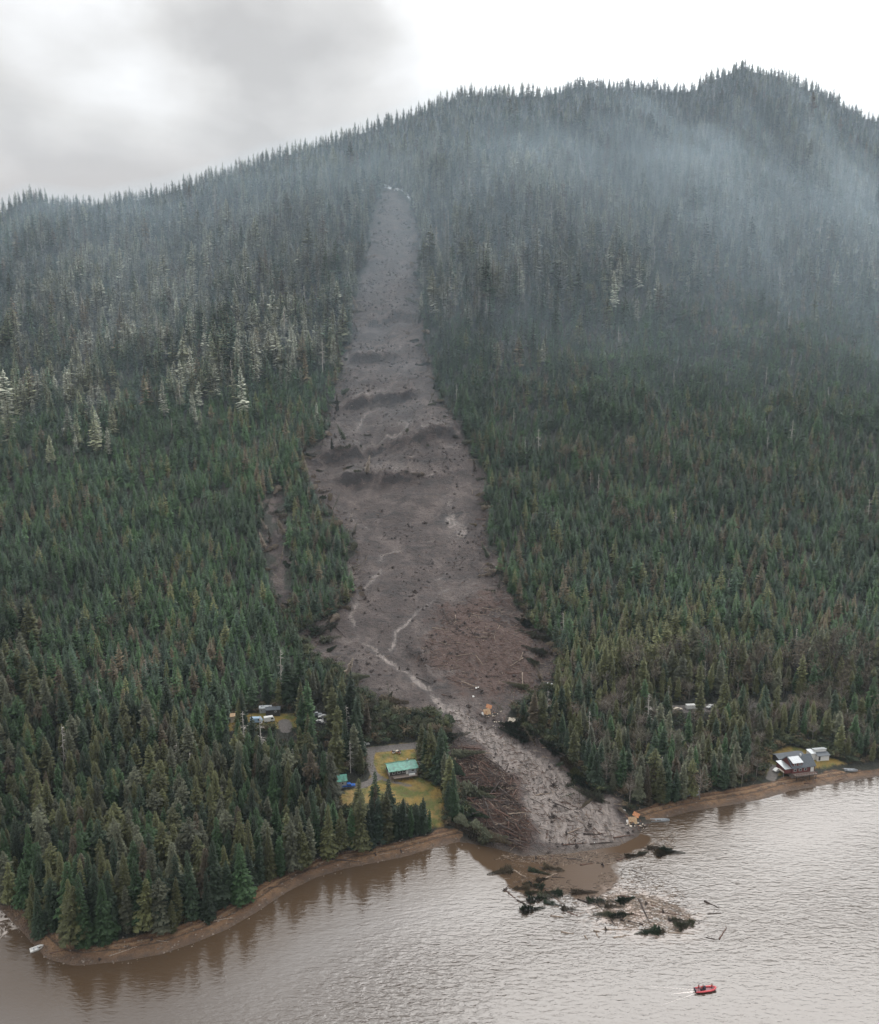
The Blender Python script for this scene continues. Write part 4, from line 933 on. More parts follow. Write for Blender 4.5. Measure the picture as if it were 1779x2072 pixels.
def rescue_boat():
    wp = water_pt(1428, 2004); L_ = 6.8; W_ = 2.3
    o = empty('rescue_boat', (wp[0], wp[1], 0), R(8), 'red inflatable rescue boat with crew under way on the open water', 'boat')
    n = 12; v = []; f = []
    for i in range(n + 1):
        t = i / n; x = -L_ / 2 + (L_ - .2) * t; wd = .85 * (1 if t < .6 else max(.02, 1 - ((t - .6) / .4) ** 2)); zb = -.25 + .55 * max(0, t - .55) ** 1.5
        v += [(x, -wd, .42), (x, 0, zb), (x, wd, .42)]
    for i in range(n):
        for k in range(3): f.append((i * 3 + k, i * 3 + (k + 1) % 3, (i + 1) * 3 + (k + 1) % 3, (i + 1) * 3 + k))
    f += [(0, 1, 2), (n * 3 + 2, n * 3 + 1, n * 3)]
    m = MB(); m.add(v, f); m.build('hull', M_HULL, o)
    pts = [(-L_ / 2 - .3, -.95, .5), (-L_ / 4, -1.0, .5), (L_ / 6, -.98, .52), (L_ * .34, -.75, .6), (L_ * .46, -.3, .72), (L_ * .49, 0, .76), (L_ * .46, .3, .72), (L_ * .34, .75, .6), (L_ / 6, .98, .52), (-L_ / 4, 1.0, .5), (-L_ / 2 - .3, .95, .5)]
    m = MB(); m.tube(pts, [.12] + [.27] * 9 + [.12], 12); m.build('tube', M_RUBBER, o, True)
    cs = box_part('console', (-.5, 0, .95), (.7, .8, 1.0), M_SUIT, o, bev=.06); box_part('windscreen', (-.2, 0, 1.55), (.05, .75, .35), M_GLASS, cs, ry=-.35)
    m = MB()
    for y in (-.75, .75): m.tube([(-2.3, y, .6), (-2.2, y, 1.75)], .035, 6)
    m.tube([(-2.2, -.75, 1.75), (-2.2, .75, 1.75)], .035, 6); m.build('arch', M_GREY, o)
    for y in (-.4, .4):
        e = box_part('outboard', (-3.62, y, .75), (.45, .36, .62), M_SUIT, o, bev=.08); box_part('shaft', (-3.66, y, .15), (.16, .1, .7), M_DARK, e)
    box_part('seat', (-1.5, 0, .72), (.6, .9, .6), M_SUIT, o, bev=.05)
    person(o, (-1.55, -.2, .47), R(-90), 'sit', 'person in dark suit seated behind the console of the red rescue boat')
    person(o, (-.98, .05, .45), R(-90), 'stand', 'person in dark suit standing at the helm of the red rescue boat')
    person(o, (.35, -.25, .45), R(-60), 'stand', 'person standing forward of the console in the red rescue boat') if 0 else person(o, (-2.25, .35, .45), R(-90), 'stand', 'person standing by the stern arch of the red rescue boat')
    person(o, (2.0, .1, .45), R(-90), 'stand', 'lone person standing in the bow of the red rescue boat')
    # wake
    v = []; f = []; rn = random.Random(3)
    for k, (ang, ln) in enumerate(((0, 8), (R(14), 13), (R(-14), 13))):
        for i in range(14):
            t = i / 14; x = -3.7 - t * ln; y = math.tan(ang) * -t * ln * 1.0 + (0 if k == 0 else math.copysign(.9, ang) * -1); w_ = (.34 if k == 0 else .07) * (1 - t) + .03; b = len(v)
            jl = rn.uniform(-.05, .05)
            v += [(x, y - w_ + jl, .012), (x - ln / 14 * rn.uniform(.5, .95), y - w_ * .8, .012), (x - ln / 14 * .9, y + w_ * .8, .012), (x, y + w_ + jl, .012)]; f.append((b, b + 3, b + 2, b + 1))
    m = MB(); m.add(v, f); wk = m.build('water_wake', solid('wake_foam', (.55, .5, .47), .6)); wk.matrix_world = o.matrix_basis.copy(); wk['kind'] = 'structure'
rescue_boat()

# ---- wrecked buildings
def wreck(px, py, rz, label, seed, big=1.0):
    p = base(px, py); o = empty('wrecked_house', p, rz, label, 'wreck'); rn = random.Random(seed)
    box_part('wall_panel', (-.6, 0, 1.3 * big), (3.2 * big, .18, 2.6 * big), M_TAN, o, rz=.25, rx=-.45)
    box_part('roof_panel', (.8, 1.6, 3.0 * big), (2.4 * big, .16, 1.6 * big), M_ORANGE, o, rz=-.3, rx=-.7, ry=.3)
    box_part('white_panel', (-2.3 * big, -.6, .6), (.9, .12, 2.4), M_WHITE, o, rx=-.6, ry=-.3)
    m = MB()
    for i in range(int(16 * big)): 
        a = Vector((rn.uniform(-2.6, 3), rn.uniform(-2, 2.4), rn.uniform(0, 1.6))); b = a + Vector((rn.uniform(-1.6, 1.6), rn.uniform(-1, 1), rn.uniform(-.3, 1.4))); m.tube([a, b], .07, 4)
    m.build('broken_beams', M_ORANGE, o)
    m = MB()
    for i in range(int(22 * big)): m.box((rn.uniform(-3, 4.2) * big, rn.uniform(-3, 1.5), rn.uniform(.0, .5)), (rn.uniform(.2, 1.0), rn.uniform(.2, .7), rn.uniform(.05, .3)), rn.uniform(0, 3), rn.uniform(-.5, .5), rn.uniform(-.5, .5))
    m.build('pale_rubble', M_CREAM, o)
    m = MB()
    for i in range(int(18 * big)): m.box((rn.uniform(-3, 4) * big, rn.uniform(-2.4, 2.4), rn.uniform(.0, .9)), (rn.uniform(.3, 1.6), rn.uniform(.2, .8), rn.uniform(.1, .5)), rn.uniform(0, 3), rn.uniform(-.5, .5), rn.uniform(-.5, .5))
    m.build('dark_rubble', M_DARK, o); return o
wreck(988, 1446, .2, 'tan and orange wreckage of a house beside the stream of mud', 11, 1.25)
wreck(1283, 1667, -.2, 'orange and white house wreckage at the water\'s edge east of the mud', 12, 1.15)
def panel(px, py, sz, rz, rx, mat, label):
    p = base(px, py, sz[1] * .3); m = MB(); nb = 6
    for i in range(nb): m.box(((i + .5) / nb * sz[0] - sz[0] / 2, (i % 2) * .05, 0), (sz[0] / nb - .01, .09, sz[1] * (1 - .12 * ((i * 7) % 3))))
    o = m.build('metal_sheet', mat); o.location = p; o.rotation_euler = (rx, 0, rz); tag(o, label, 'debris'); return o
panel(1036, 1459, (3.6, 2.2), -.4, -.8, M_CREAM, 'cream roof sheet lying east of the tan wreckage by dark trees')
panel(967, 1392, (3.0, .8), .55, -1.1, M_WHITE, 'narrow white sheet on the mud uphill of the tan wreckage')
panel(958, 1410, (1.0, 1.0), .2, -.9, M_WHITE, 'small square white sheet on the mud west of the wreckage')
panel(1262, 1640, (1.6, .8), -.6, -.9, M_WHITE, 'white sheet in dark debris just uphill of the shore wreckage')
panel(1205, 1706, (1.0, .7), .3, -1.0, M_WHITE, 'white scrap at the outer lip of the mud')
panel(1014, 1440, (1.5, .6), .7, -.6, M_CREAM, 'cream strip of siding under the dark trees behind the wreckage')
def bits(px, py, n_, spread, mat, label, seed):
    p = base(px, py); rn = random.Random(seed); m = MB()
    for i in range(n_):
        x = rn.uniform(-1, 1) * spread; y = rn.uniform(-1, 1) * spread * .5
        m.box((x, y, float(H(p.x + x, p.y + y)) - p.z + .15), (rn.uniform(.2, .9), rn.uniform(.2, .6), rn.uniform(.1, .3)), rn.uniform(0, 3), rn.uniform(-.4, .4), 0)
    o = m.build('siding_debris', mat); o.location = p; o['kind'] = 'stuff'; tag(o, label, 'debris')
bits(1015, 1468, 14, 6, M_CREAM, 'scattered cream splinters of siding below the tan wreckage', 4)
bits(648, 1458, 16, 5, M_WHITE, 'scattered white scrap in the junk clearing', 5)

# ---- logs
def log_mesh(L_, r, seed, roots=False, stubs=5, mat=None):
    rn = random.Random(seed); m = MB(); k = 6
    pts = [Vector((L_ * (i / k - .5), rn.uniform(-.012, .012) * L_, rn.uniform(-.008, .008) * L_)) for i in range(k + 1)]
    m.tube(pts, [r * (1 - .62 * i / k) for i in range(k + 1)], 8)
    for i in range(stubs):
        t = rn.uniform(.25, .95); q = pts[0].lerp(pts[-1], t); a = rn.uniform(0, 6.28); l_ = rn.uniform(.5, 2.2)
        m.tube([q, q + Vector((l_ * .5, math.cos(a) * l_, math.sin(a) * l_))], [.08, .02], 4, False)
    rb = None
    if roots:
        rb = MB()
        for i in range(11):
            a = i * 2.4; l_ = rn.uniform(.9, 1.9); c = pts[0]
            rb.tube([c + Vector((.3, 0, 0)), c + Vector((-.25, math.cos(a) * l_ * .6, math.sin(a) * l_ * .6)), c + Vector((-.1, math.cos(a) * l_, math.sin(a) * l_))], [.28, .17, .04], 5, False)
    return m, rb
LOGS = []
for i in range(15):
    L_ = (8, 11, 14, 18, 6, 10, 16, 12, 21, 9, 7, 13, 15, 10, 5)[i]; mt = (M_WOODP, M_WOODB, M_WOODD)[i % 3]
    m, rb = log_mesh(L_, .20 + L_ * .013, 40 + i, i % 4 == 0, 5); LOGS.append((L_, m.mesh('log', mt, True), rb.mesh('root_ball', M_WOODD) if rb else None, ('pale', 'brown', 'dark')[i % 3]))
def put_log(x, y, yaw, li, dz=0.0, pitch=None, s=1.0, float_=False, name='fallen_log', ln=None):
    L_, me, rb, tn = LOGS[li]
    if ln: s = 1.0; sx = ln / L_
    else: sx = s; ln = L_ * s
    c_, s_ = math.cos(yaw), math.sin(yaw)
    if float_: z = 0.03; pt = random.uniform(-.015, .015)
    else:
        za = float(H(x - c_ * ln * .35, y - s_ * ln * .35)); zb = float(H(x + c_ * ln * .35, y + s_ * ln * .35)); z = max((za + zb) / 2, float(H(x, y))) + .12; pt = -math.atan2(zb - za, ln * .7)
        z = max(z, .05)
    if pitch is not None: pt += pitch
    o = obj(name, me); o.location = (x, y, z + dz); o.rotation_mode = 'XYZ'; o.rotation_euler = (random.uniform(0, 6), pt, yaw); o.scale = (sx, s, s)
    if rb:
        b = obj('root_ball', rb, o); b.scale = (1 / max(sx, .3), 1, 1)
    return o, tn
def rand_in(P, n_, rng):
    lo, hi = P.min(0), P.max(0); out = []
    while len(out) < n_:
        q = rng.uniform(lo, hi, (200, 2)); k = sdist(P, q[:, 0], q[:, 1]) > 1; out += list(q[k])
    return np.array(out[:n_])
rl = np.random.default_rng(21); placed = []
for (x, y) in rand_in(PILE, 99, rl):
    placed.append(('pile', x, y, *put_log(x, y, rl.normal(R(-50), .75), int(rl.choice([0, 1, 2, 4, 5, 7, 8, 10, 11, 13, 14, 1, 2, 4, 5])), rl.uniform(.3, 2.6), rl.normal(0, .16), rl.uniform(.7, 1.15))))
for (x, y) in rand_in(DEBRIS, 62, rl): placed.append(('fan', x, y, *put_log(x, y, rl.normal(R(-40), .8), int(rl.integers(15)), .1, None, rl.uniform(.45, .9))))
lowS = SLIDE
cnt = 0
for (x, y) in rand_in(SLIDE, 400, rl):
    if cnt >= 42: break
    edge = float(sdist(SLIDE, np.array([x]), np.array([y]))[0])
    if y > 1000 or rl.random() > (1.0 if edge < 9 else .22) or float(H(x, y)) < .4: continue
    placed.append(('slide', x, y, *put_log(x, y, rl.normal(R(-60), .7), int(rl.integers(15)), .1, None, rl.uniform(.45, .9)))); cnt += 1
def Z1(X, Y): return ((1040 + X / 2.541) / 1.1743, (1840 + Y / 2.541) / 1.1743)
TR = [(1000, 938, 1170, 938), (1100, 735, 1225, 745), (1215, 755, 1290, 920), (1250, 750, 1400, 810), (1340, 830, 1490, 855), (845, 755, 990, 800), (680, 855, 765, 865), (745, 952, 825, 965), (1150, 885, 1240, 910),
      (1390, 955, 1550, 965), (1700, 995, 1745, 925), (1610, 765, 1700, 808), (1630, 842, 1710, 838), (1620, 985, 1690, 1000), (1050, 880, 1075, 918), (1120, 880, 1180, 820), (860, 548, 940, 538), (780, 510, 890, 515),
      (440, 570, 540, 625), (400, 690, 480, 760), (480, 760, 560, 800), (1250, 445, 1310, 410), (1060, 395, 1165, 375), (880, 382, 975, 378), (770, 385, 880, 350), (755, 440, 905, 425), (920, 430, 1060, 415),
      (600, 640, 720, 600), (650, 700, 750, 780), (560, 390, 590, 440), (310, 235, 470, 380), (500, 300, 620, 400), (940, 210, 1010, 213), (590, 155, 680, 145), (1420, 880, 1470, 870), (1440, 940, 1500, 915),
      (940, 945, 985, 950), (890, 975, 905, 1000), (960, 965, 975, 985), (1060, 985, 1140, 975), (780, 830, 850, 855), (960, 775, 1000, 820), (1040, 760, 1110, 790), (1130, 840, 1230, 855), (690, 620, 770, 625),
      (1020, 545, 1080, 530), (1080, 520, 1150, 500), (620, 510, 660, 515), (690, 495, 705, 510), (1290, 790, 1330, 800), (1400, 790, 1450, 800), (1500, 860, 1560, 880)]
FL = []
for i, (a, b, c, d) in enumerate(TR):
    p = water_pt(*Z1(a, b)); q = water_pt(*Z1(c, d)); cx_, cy_ = (p + q) / 2; ln = float(np.hypot(*(q - p))); yaw = math.atan2(q[1] - p[1], q[0] - p[0])
    li = i % 15; on_land = float(H(cx_, cy_)) > .1
    while ln < 5 and LOGS[li][0] > 9: li = (li + 1) % 15
    o, tn = put_log(cx_, cy_, yaw, li, 0.0, None, 1.0, not on_land, 'fallen_log' if on_land else 'floating_log', max(ln, 2.2))
    placed.append(('lip' if on_land else 'water', cx_, cy_, o, tn))
for (px, py) in ((430, 1858), (445, 1862), (640, 1757), (700, 1742), (560, 1795), (250, 1925), (120, 1925), (830, 1717), (780, 1728), (1480, 1618), (1640, 1585), (1700, 1578), (330, 1905)):
    p = base(px, py); placed.append(('beach', p.x, p.y, *put_log(p.x, p.y, rl.normal(R(20), .25), int(rl.integers(15)), 0, None, .6, name='drift_log')))
WH = {'pile': ('{} log in the dark log jam, {} up from the water', 'logs jammed west of the pale mud'), 'fan': ('{} log strewn on the brown debris fan, {} up the slope', 'logs strewn over the debris fan'),
      'slide': ('{} log on the bare slide track, {} up from the shore', 'logs along the slide track'), 'water': ('{} log floating off the slide, {} out toward the rescue boat', 'logs floating off the slide'),
      'lip': ('{} log at the mouth of the mudflow, {} up from the water', 'logs at the mouth of the mudflow'), 'beach': ('{} drift log on the brown beach, {} along from the point', 'drift logs along the beaches')}
for k, (tpl, grp) in WH.items():
    L2 = [q for q in placed if q[0] == k]; L2.sort(key=lambda q: {'water': -q[2], 'beach': q[1]}.get(k, q[2]))
    for i, q in enumerate(L2): tag(q[3], tpl.format(q[4] + (' root-bearing' if q[3].children else ''), ordw(i + 1)), 'log', grp)
# splintered wood too fine to count
m = MB(); rn = random.Random(9); rg = np.random.default_rng(33)
SHL = poly([(940, 1180), (1030, 1205), (1110, 1285), (1130, 1370), (1045, 1405), (960, 1400), (900, 1330), (870, 1250)])
pts = [(q, 1.5, 1.6) for q in rand_in(PILE, 1500, rg)] + [(q, .5, 1.3) for q in rand_in(DEBRIS, 1500, rg)] + [(q, .15, 1.2) for q in rand_in(SLIDE, 1100, rg) if q[1] < 800] + [(q, .25, 1.4) for q in rand_in(PALE, 620, rg)]
# rim of broken wood along both edges of the track
for i in range(len(SLIDE)):
    a_, b_ = SLIDE[i], SLIDE[(i + 1) % len(SLIDE)]; ln = np.hypot(*(b_ - a_))
    if a_[1] > 950 or 36 <= i <= 39 or (27 <= i <= 31): continue
    for _ in range(int(ln / 1.1)):
        q = a_ + (b_ - a_) * rg.random() + rg.normal(0, 3.6, 2); pts.append((q, 1.2, 1.9))
        if 12 <= i <= 20: q = a_ + (b_ - a_) * rg.random() + rg.normal(0, 5, 2) + np.array([-4, 0]); pts.append((q, 1.2, 2.2))
kinds = ([], [], [])
mbs = [MB(), MB(), MB()]
for q, hmax, ls in pts:
    x, y = q; l_ = rn.uniform(.8, 3.4) * ls; a = rn.gauss(R(-55), .9); z = max(float(H(x, y)), 0) + rn.uniform(0, hmax); t = rn.gauss(0, .22)
    d = Vector((math.cos(a) * math.cos(t), math.sin(a) * math.cos(t), math.sin(t))) * l_ / 2; c = Vector((x, y, z + .1))
    mbs[rn.choice((0, 1, 1, 2, 2))].tube([c - d, c + d], [rn.uniform(.08, .2), .06], 4, False)
wd = MB(); mi = []
for k, q in enumerate(mbs): mi += [k] * len(q.f); wd.add(q.v, q.f)
me = wd.mesh('wood_debris')
for mt in (M_WOODP, M_WOODB, M_WOODD): me.materials.append(mt)
me.polygons.foreach_set('material_index', mi)
o = obj('wood_debris', me); o['kind'] = 'stuff'; tag(o, 'splintered branches and broken wood strewn over the mudslide and log jam', 'debris')

# boulders and clods on the scoured track
mk = [MB(), MB()]; rn = random.Random(19); rg = np.random.default_rng(19)
for q in rand_in(SLIDE, 6500, rg):
    x, y = q
    if float(H(x, y)) < .5 or float(fbm(np.array([x]), np.array([y]), 24, 3, 404)[0]) < rn.uniform(-.25, .35): continue
    s = (.25 + .9 * rn.random() ** 3) * (1 + .8 * min(1, max(0, (y - 450) / 500)))
    vs = [Vector(v).normalized() * s * rn.uniform(.6, 1.25) for v in ((1, 0, 0), (-1, 0, 0), (0, 1, 0), (0, -1, 0), (0, 0, .8), (0, 0, -.8))]; z = float(H(x, y))
    mk[rn.random() < .35].add([(v.x + x, v.y + y, v.z + z + s * .15) for v in vs], [(0, 2, 4), (2, 1, 4), (1, 3, 4), (3, 0, 4), (2, 0, 5), (1, 2, 5), (3, 1, 5), (0, 3, 5)])
k_ = len(mk[0].f); mk[0].add(mk[1].v, mk[1].f)
o = mk[0].build('slide_rubble', solid('muddy_stone', (.034, .025, .022), .9, var=.4)); o.data.materials.append(solid('pale_stone', (.075, .06, .053), .9, var=.4)); o.data.polygons.foreach_set('material_index', [0] * k_ + [1] * (len(mk[0].f) - k_))
o['kind'] = 'stuff'; tag(o, 'mud-coated boulders and clods scattered over the bare slide track', 'rubble')

# root wads standing on the mud
def stump(seed):
    rn = random.Random(seed); m = MB(); m.tube([(0, 0, -.3), (0, 0, .8), (.1, 0, 1.6)], [.55, .4, .33], 8); r_ = MB()
    for i in range(12):
        a = i * 2.4 + rn.random(); l_ = rn.uniform(1, 2.2); r_.tube([(0, 0, .3), (math.cos(a) * l_ * .5, math.sin(a) * l_ * .5, rn.uniform(.2, .9)), (math.cos(a) * l_, math.sin(a) * l_, rn.uniform(-.2, 1.3))], [.25, .15, .03], 5, False)
    return m.mesh('tree_stump', M_WOODD, True), r_.mesh('roots', M_WOODD)
ST = [stump(i) for i in range(3)]
SP = [(838, 1198), (738, 1212), (745, 1218), (1003, 1345), (855, 1335), (745, 1345), (925, 1325), (985, 1370), (910, 1410), (1010, 1395), (900, 1300), (960, 1285), (1060, 1330), (880, 1380), (1040, 1370), (795, 1150), (940, 1262),
      (1120, 1590), (1170, 1640), (1205, 1610), (1150, 1590), (1195, 1672), (1120, 1655), (950, 1432), (975, 1400), (700, 1310), (640, 1290), (860, 1060), (905, 1060), (990, 1230)]
SL = [(base(*q), i) for i, q in enumerate(SP)]; SL.sort(key=lambda q: q[0].y)
for k, (p, i) in enumerate(SL):
    a, b = ST[i % 3]; o = obj('tree_stump', a); o.location = p; o.rotation_euler = (random.uniform(-.6, .6), random.uniform(-.6, .6), random.uniform(0, 6)); s = random.uniform(.8, 1.4); o.scale = (s, s, s)
    obj('roots', b, o); tag(o, f'dark uprooted stump on the mud, {ordw(k + 1)} stump up from the shore', 'stump', 'uprooted stumps on the mudslide')

# green trees thrown down at the edges and afloat
def down_tree(x, y, yaw, h, pitch, z, label, grp, name, tn):
    pr = NEAR[int(rl.integers(9))]; o = empty(name, (x, y, z), 0, label, 'fallen tree', grp); s = h / 25
    o.rotation_mode = 'XYZ'; o.rotation_euler = (0, R(90) - pitch, yaw); o.scale = (s * 1.15, s * 1.15, s)
    obj('trunk', pr[0], o); c = obj('crown', pr[1], o); c['tint'] = [float(v) * (1.15 if name == 'floating_tree' else 1) for v in tn]
dl = []
edge_down = [(905, 1500, 200), (915, 1530, -20), (925, 1560, 200), (900, 1545, -60), (930, 1600, -30), (935, 1640, -45), (950, 1670, -60), (975, 1690, -50), (940, 1615, 20), (960, 1700, -20), (990, 1700, 160), (905, 1585, -40), (920, 1650, -70),
             (900, 1470, 190), (870, 1460, 170), (1060, 1480, 150), (1085, 1450, 165), (1075, 1500, 150), (1100, 1480, 170), (1120, 1420, 160), (1105, 1330, 150), (1090, 1350, 130), (1070, 1395, 175), (1120, 1300, 150), (1165, 1560, 120), (1140, 1530, 140),
             (1205, 1600, 130), (1230, 1625, 150), (1175, 1585, 100), (1090, 1290, 160), (1075, 1270, 140), (640, 1300, 10), (620, 1285, 20), (700, 1375, -20), (760, 1420, -15), (820, 1445, -10), (1140, 1395, 185), (860, 1480, -30), (880, 1500, 10)]
pp = [(base(a, b), R(c)) for a, b, c in edge_down]; pp.sort(key=lambda q: q[0].y)
for k, (p, yw) in enumerate(pp):
    h = random.uniform(12, 20); down_tree(p.x, p.y, yw, h, R(random.uniform(3, 16)), p.z + .6, f'toppled green conifer at the edge of the slide, {ordw(k + 1)} up from the shore', 'conifers toppled along the slide edge', 'fallen_conifer', PAL[random.choice(['dark green', 'olive', 'grey-green', 'brownish'])])
fl = [(600, 680), (560, 720), (640, 740), (680, 780), (600, 590), (680, 570), (390, 590), (870, 715), (1010, 850), (960, 770), (1090, 860), (1280, 955), (1230, 480), (1320, 450), (1400, 470), (1480, 920), (1440, 885), (790, 815), (560, 820),
      (1120, 770), (520, 690), (620, 640), (700, 720), (580, 760), (1180, 495), (1360, 480), (1310, 950), (1040, 800)]
fp = [water_pt(*Z1(a, b)) for a, b in fl]; fp.sort(key=lambda q: -q[1])
for k, q in enumerate(fp):
    h = random.uniform(6, 11); yw = random.choice([0, math.pi]) + random.uniform(-.5, .5)
    down_tree(q[0] - math.cos(yw) * h * .4, q[1] - math.sin(yw) * h * .4, yw, h, R(1), .05, f'green uprooted tree floating off the slide, {ordw(k + 1)} out from the mud', 'uprooted green trees afloat', 'floating_tree', PAL[random.choice(['dark green', 'grey-green', 'brownish'])])

# fine driftwood scum on the water
m = MB(); rg = np.random.default_rng(5); rn = random.Random(15)
SC = water_pt(*np.array([Z1(*q) for q in ((1000, 560), (1250, 540), (1400, 640), (1520, 720), (1640, 900), (1500, 960), (1200, 960), (960, 900), (760, 820), (500, 800), (420, 700), (360, 520), (700, 560), (900, 700))], float).T)
SD2 = water_pt(*np.array([Z1(*q) for q in ((620, 420), (760, 450), (1150, 470), (1450, 330), (1450, 450), (1150, 540), (700, 560), (300, 520), (480, 440))], float).T)
for q in list(rand_in(SC, 700, rg)) + list(rand_in(SD2, 520, rg)):
    a = rn.uniform(-.7, .7); l_ = rn.uniform(.3, 1.7); d = Vector((math.cos(a), math.sin(a), 0)) * l_ / 2; c = Vector((q[0], q[1], .04)); m.tube([c - d, c + d], [rn.uniform(.05, .14), .05], 4, False)
pw = MB()
SPL = water_pt(*np.array([Z1(*q) for q in ((1080, 700), (1260, 720), (1440, 770), (1560, 860), (1480, 950), (1280, 960), (1080, 930), (960, 850), (900, 760))], float).T)
for q in rand_in(SPL, 1000, rg):
    a = rn.gauss(-.1, .6); l_ = rn.uniform(.4, 3.2); d = Vector((math.cos(a), math.sin(a), 0)) * l_ / 2; c = Vector((q[0], q[1], .05)); pw.tube([c - d, c + d], [rn.uniform(.06, .16), .05], 4, False)
for q in list(rand_in(SC, 420, rg)) + list(rand_in(SD2, 520, rg)):
    a = rn.gauss(-.1, .8); l_ = rn.uniform(.6, 2.4); d = Vector((math.cos(a), math.sin(a), 0)) * l_ / 2; c = Vector((q[0], q[1], .05)); pw.tube([c - d, c + d], [rn.uniform(.06, .14), .05], 4, False)
k_ = len(m.f); m.add(pw.v, pw.f)
o = m.build('floating_litter', M_WOODD); o.data.materials.append(M_WOODP); o.data.polygons.foreach_set('material_index', [0] * k_ + [1] * (len(m.f) - k_)); o['kind'] = 'stuff'; tag(o, 'bits of bark and broken branches floating off the mudslide', 'debris')

# beach stones
m = MB(); rg = np.random.default_rng(8); rn = random.Random(8); c_ = 0
for i in range(6000):
    px, py = rg.uniform(0, 1779), rg.uniform(1555, 1955); k = np.argmin([abs(px - s[0]) for s in SHORE_PX]); q = water_pt(px, py); d = float(sdist(LAND, np.array([q[0]]), np.array([q[1]]))[0])
    if not (-2 < d < 10) or float(bil(dS, q[0], q[1])) > -4: continue
    z = float(H(q[0], q[1])); s = rn.uniform(.15, .6) ** 1.2; 
    vs = [Vector(v).normalized() * s * rn.uniform(.7, 1.2) for v in ((1, 0, 0), (-1, 0, 0), (0, 1, 0), (0, -1, 0), (0, 0, .7), (0, 0, -.7))]
    m.add([(v.x + q[0], v.y + q[1], v.z * .7 + max(z, -.1)) for v in vs], [(0, 2, 4), (2, 1, 4), (1, 3, 4), (3, 0, 4), (2, 0, 5), (1, 2, 5), (3, 1, 5), (0, 3, 5)]); c_ += 1
    if c_ > 900: break
o = m.build('shore_stones', M_ROCK); o['kind'] = 'stuff'; tag(o, 'loose grey-brown stones scattered along the tidal beach', 'stones')

# undergrowth: low bushes along the beach head, meadow edge and slide rim
bk = bpy.data.collections.new("bush_kinds")
for i in range(3):
    _, cr = broadleaf(2.4, 1.5, 900 + i, 90, .5); _.v = []; me = cr.mesh('bush_kind_%d' % i, M_FOL); bo = bpy.data.objects.new('bush_kind_%d' % i, me); bk.objects.link(bo)
rg = np.random.default_rng(77); bx = rg.uniform(-330, 330, 90000); by = rg.uniform(235, 620, 90000)
sd_ = bil(SD, bx, by); ds2 = bil(dS, bx, by); dm2 = np.maximum.reduce([sdist(p, bx, by) for p in MEADOW]); pu2, pv2, _ = proj(bx, by, H(bx, by))
br = sdist(np.array(BRUSH_PX, float), pu2, pv2) > 0
k = (((sd_ > 10) & (sd_ < 17)) | ((dm2 < 0) & (dm2 > -5)) | ((ds2 < -1) & (ds2 > -7) & (by < 520)) | br | ((sd_ > 11) & (sd_ < 90) & (rg.random(90000) < .3))) & (sd_ > 9.5) & (ds2 < -.5) & (dm2 < 0)
for q, wd_ in ((roadq, 3.5), (hw2, 4), (driveq, 3.5)): k &= sdist(q, bx, by, False) > wd_
for p in CLEAR: k &= sdist(p, bx, by) < 0
for o_ in (GH, RH): k &= np.hypot(bx - o_.location.x, by - o_.location.y) > 11
k &= ~px_inside(KEEP_PX[2:3] + KEEP_PX[4:], bx, by, H(bx, by) + 2)
bx, by = bx[k], by[k]; nb_ = len(bx); bz = H(bx, by)
um = bpy.data.meshes.new("undergrowth"); um.vertices.add(nb_); um.vertices.foreach_set('co', np.stack([bx, by, bz - .2], -1).astype(np.float32).ravel())
pm = um
pa('kindno', 'INT', 'value', rg.integers(0, 3, nb_).astype(np.int32)); s_ = rg.uniform(.5, 1.5, nb_) * np.where(bil(SD, bx, by) < 14, .8, 1.2)
pa('size', 'FLOAT_VECTOR', 'vector', np.stack([s_ * 1.2, s_ * 1.2, s_], -1).astype(np.float32)); pa('turn', 'FLOAT_VECTOR', 'vector', np.stack([s_ * 0, s_ * 0, rg.uniform(0, 6.28, nb_)], -1).astype(np.float32))
tc_ = np.array([(.05, .055, .025), (.035, .05, .025), (.08, .06, .035), (.03, .04, .022)])[rg.integers(0, 4, nb_)] * rg.uniform(.7, 1.3, (nb_, 1))
pa('tint', 'FLOAT_COLOR', 'color', np.concatenate([tc_, np.ones((nb_, 1))], -1).astype(np.float32))
ug = bpy.data.objects.new('undergrowth', um); COL.objects.link(ug); ug['kind'] = 'stuff'; tag(ug, 'low green and brown undergrowth between the trees and along the beach head', 'undergrowth')
ng2 = ng.copy(); [q for q in ng2.nodes if q.type == 'COLLECTION_INFO'][0].inputs['Collection'].default_value = bk
md = ug.modifiers.new('plant', 'NODES'); md.node_group = ng2
# broken and toppled trees along the whole rim of the track, and over the two benches
rg = np.random.default_rng(55); bxs = []
for Pq in (SLIDE, SCAR):
    for i in range(len(Pq)):
        a_, b_ = Pq[i], Pq[(i + 1) % len(Pq)]; ln = np.hypot(*(b_ - a_))
        if Pq is SLIDE and 27 <= i <= 33: continue
        for _ in range(int(ln / 4.5)):
            bxs.append(a_ + (b_ - a_) * rg.random() + rg.normal(0, 4.5, 2))
for Pq in SCARP_PX[:2]:
    q_ = poly(Pq)
    for i in range(len(q_) - 1):
        for _ in range(4): bxs.append(q_[i] + (q_[i + 1] - q_[i]) * rg.random() + rg.normal(0, 5, 2))
bxs = np.array(bxs); bxs = bxs[H(bxs[:, 0], bxs[:, 1]) > .6]; nb2 = len(bxs)
um = bpy.data.meshes.new("toppled_trees"); um.vertices.add(nb2); um.vertices.foreach_set('co', np.stack([bxs[:, 0], bxs[:, 1], H(bxs[:, 0], bxs[:, 1]) + .5], -1).astype(np.float32).ravel()); pm = um
far_ = sst(bxs[:, 1], 400, 900)
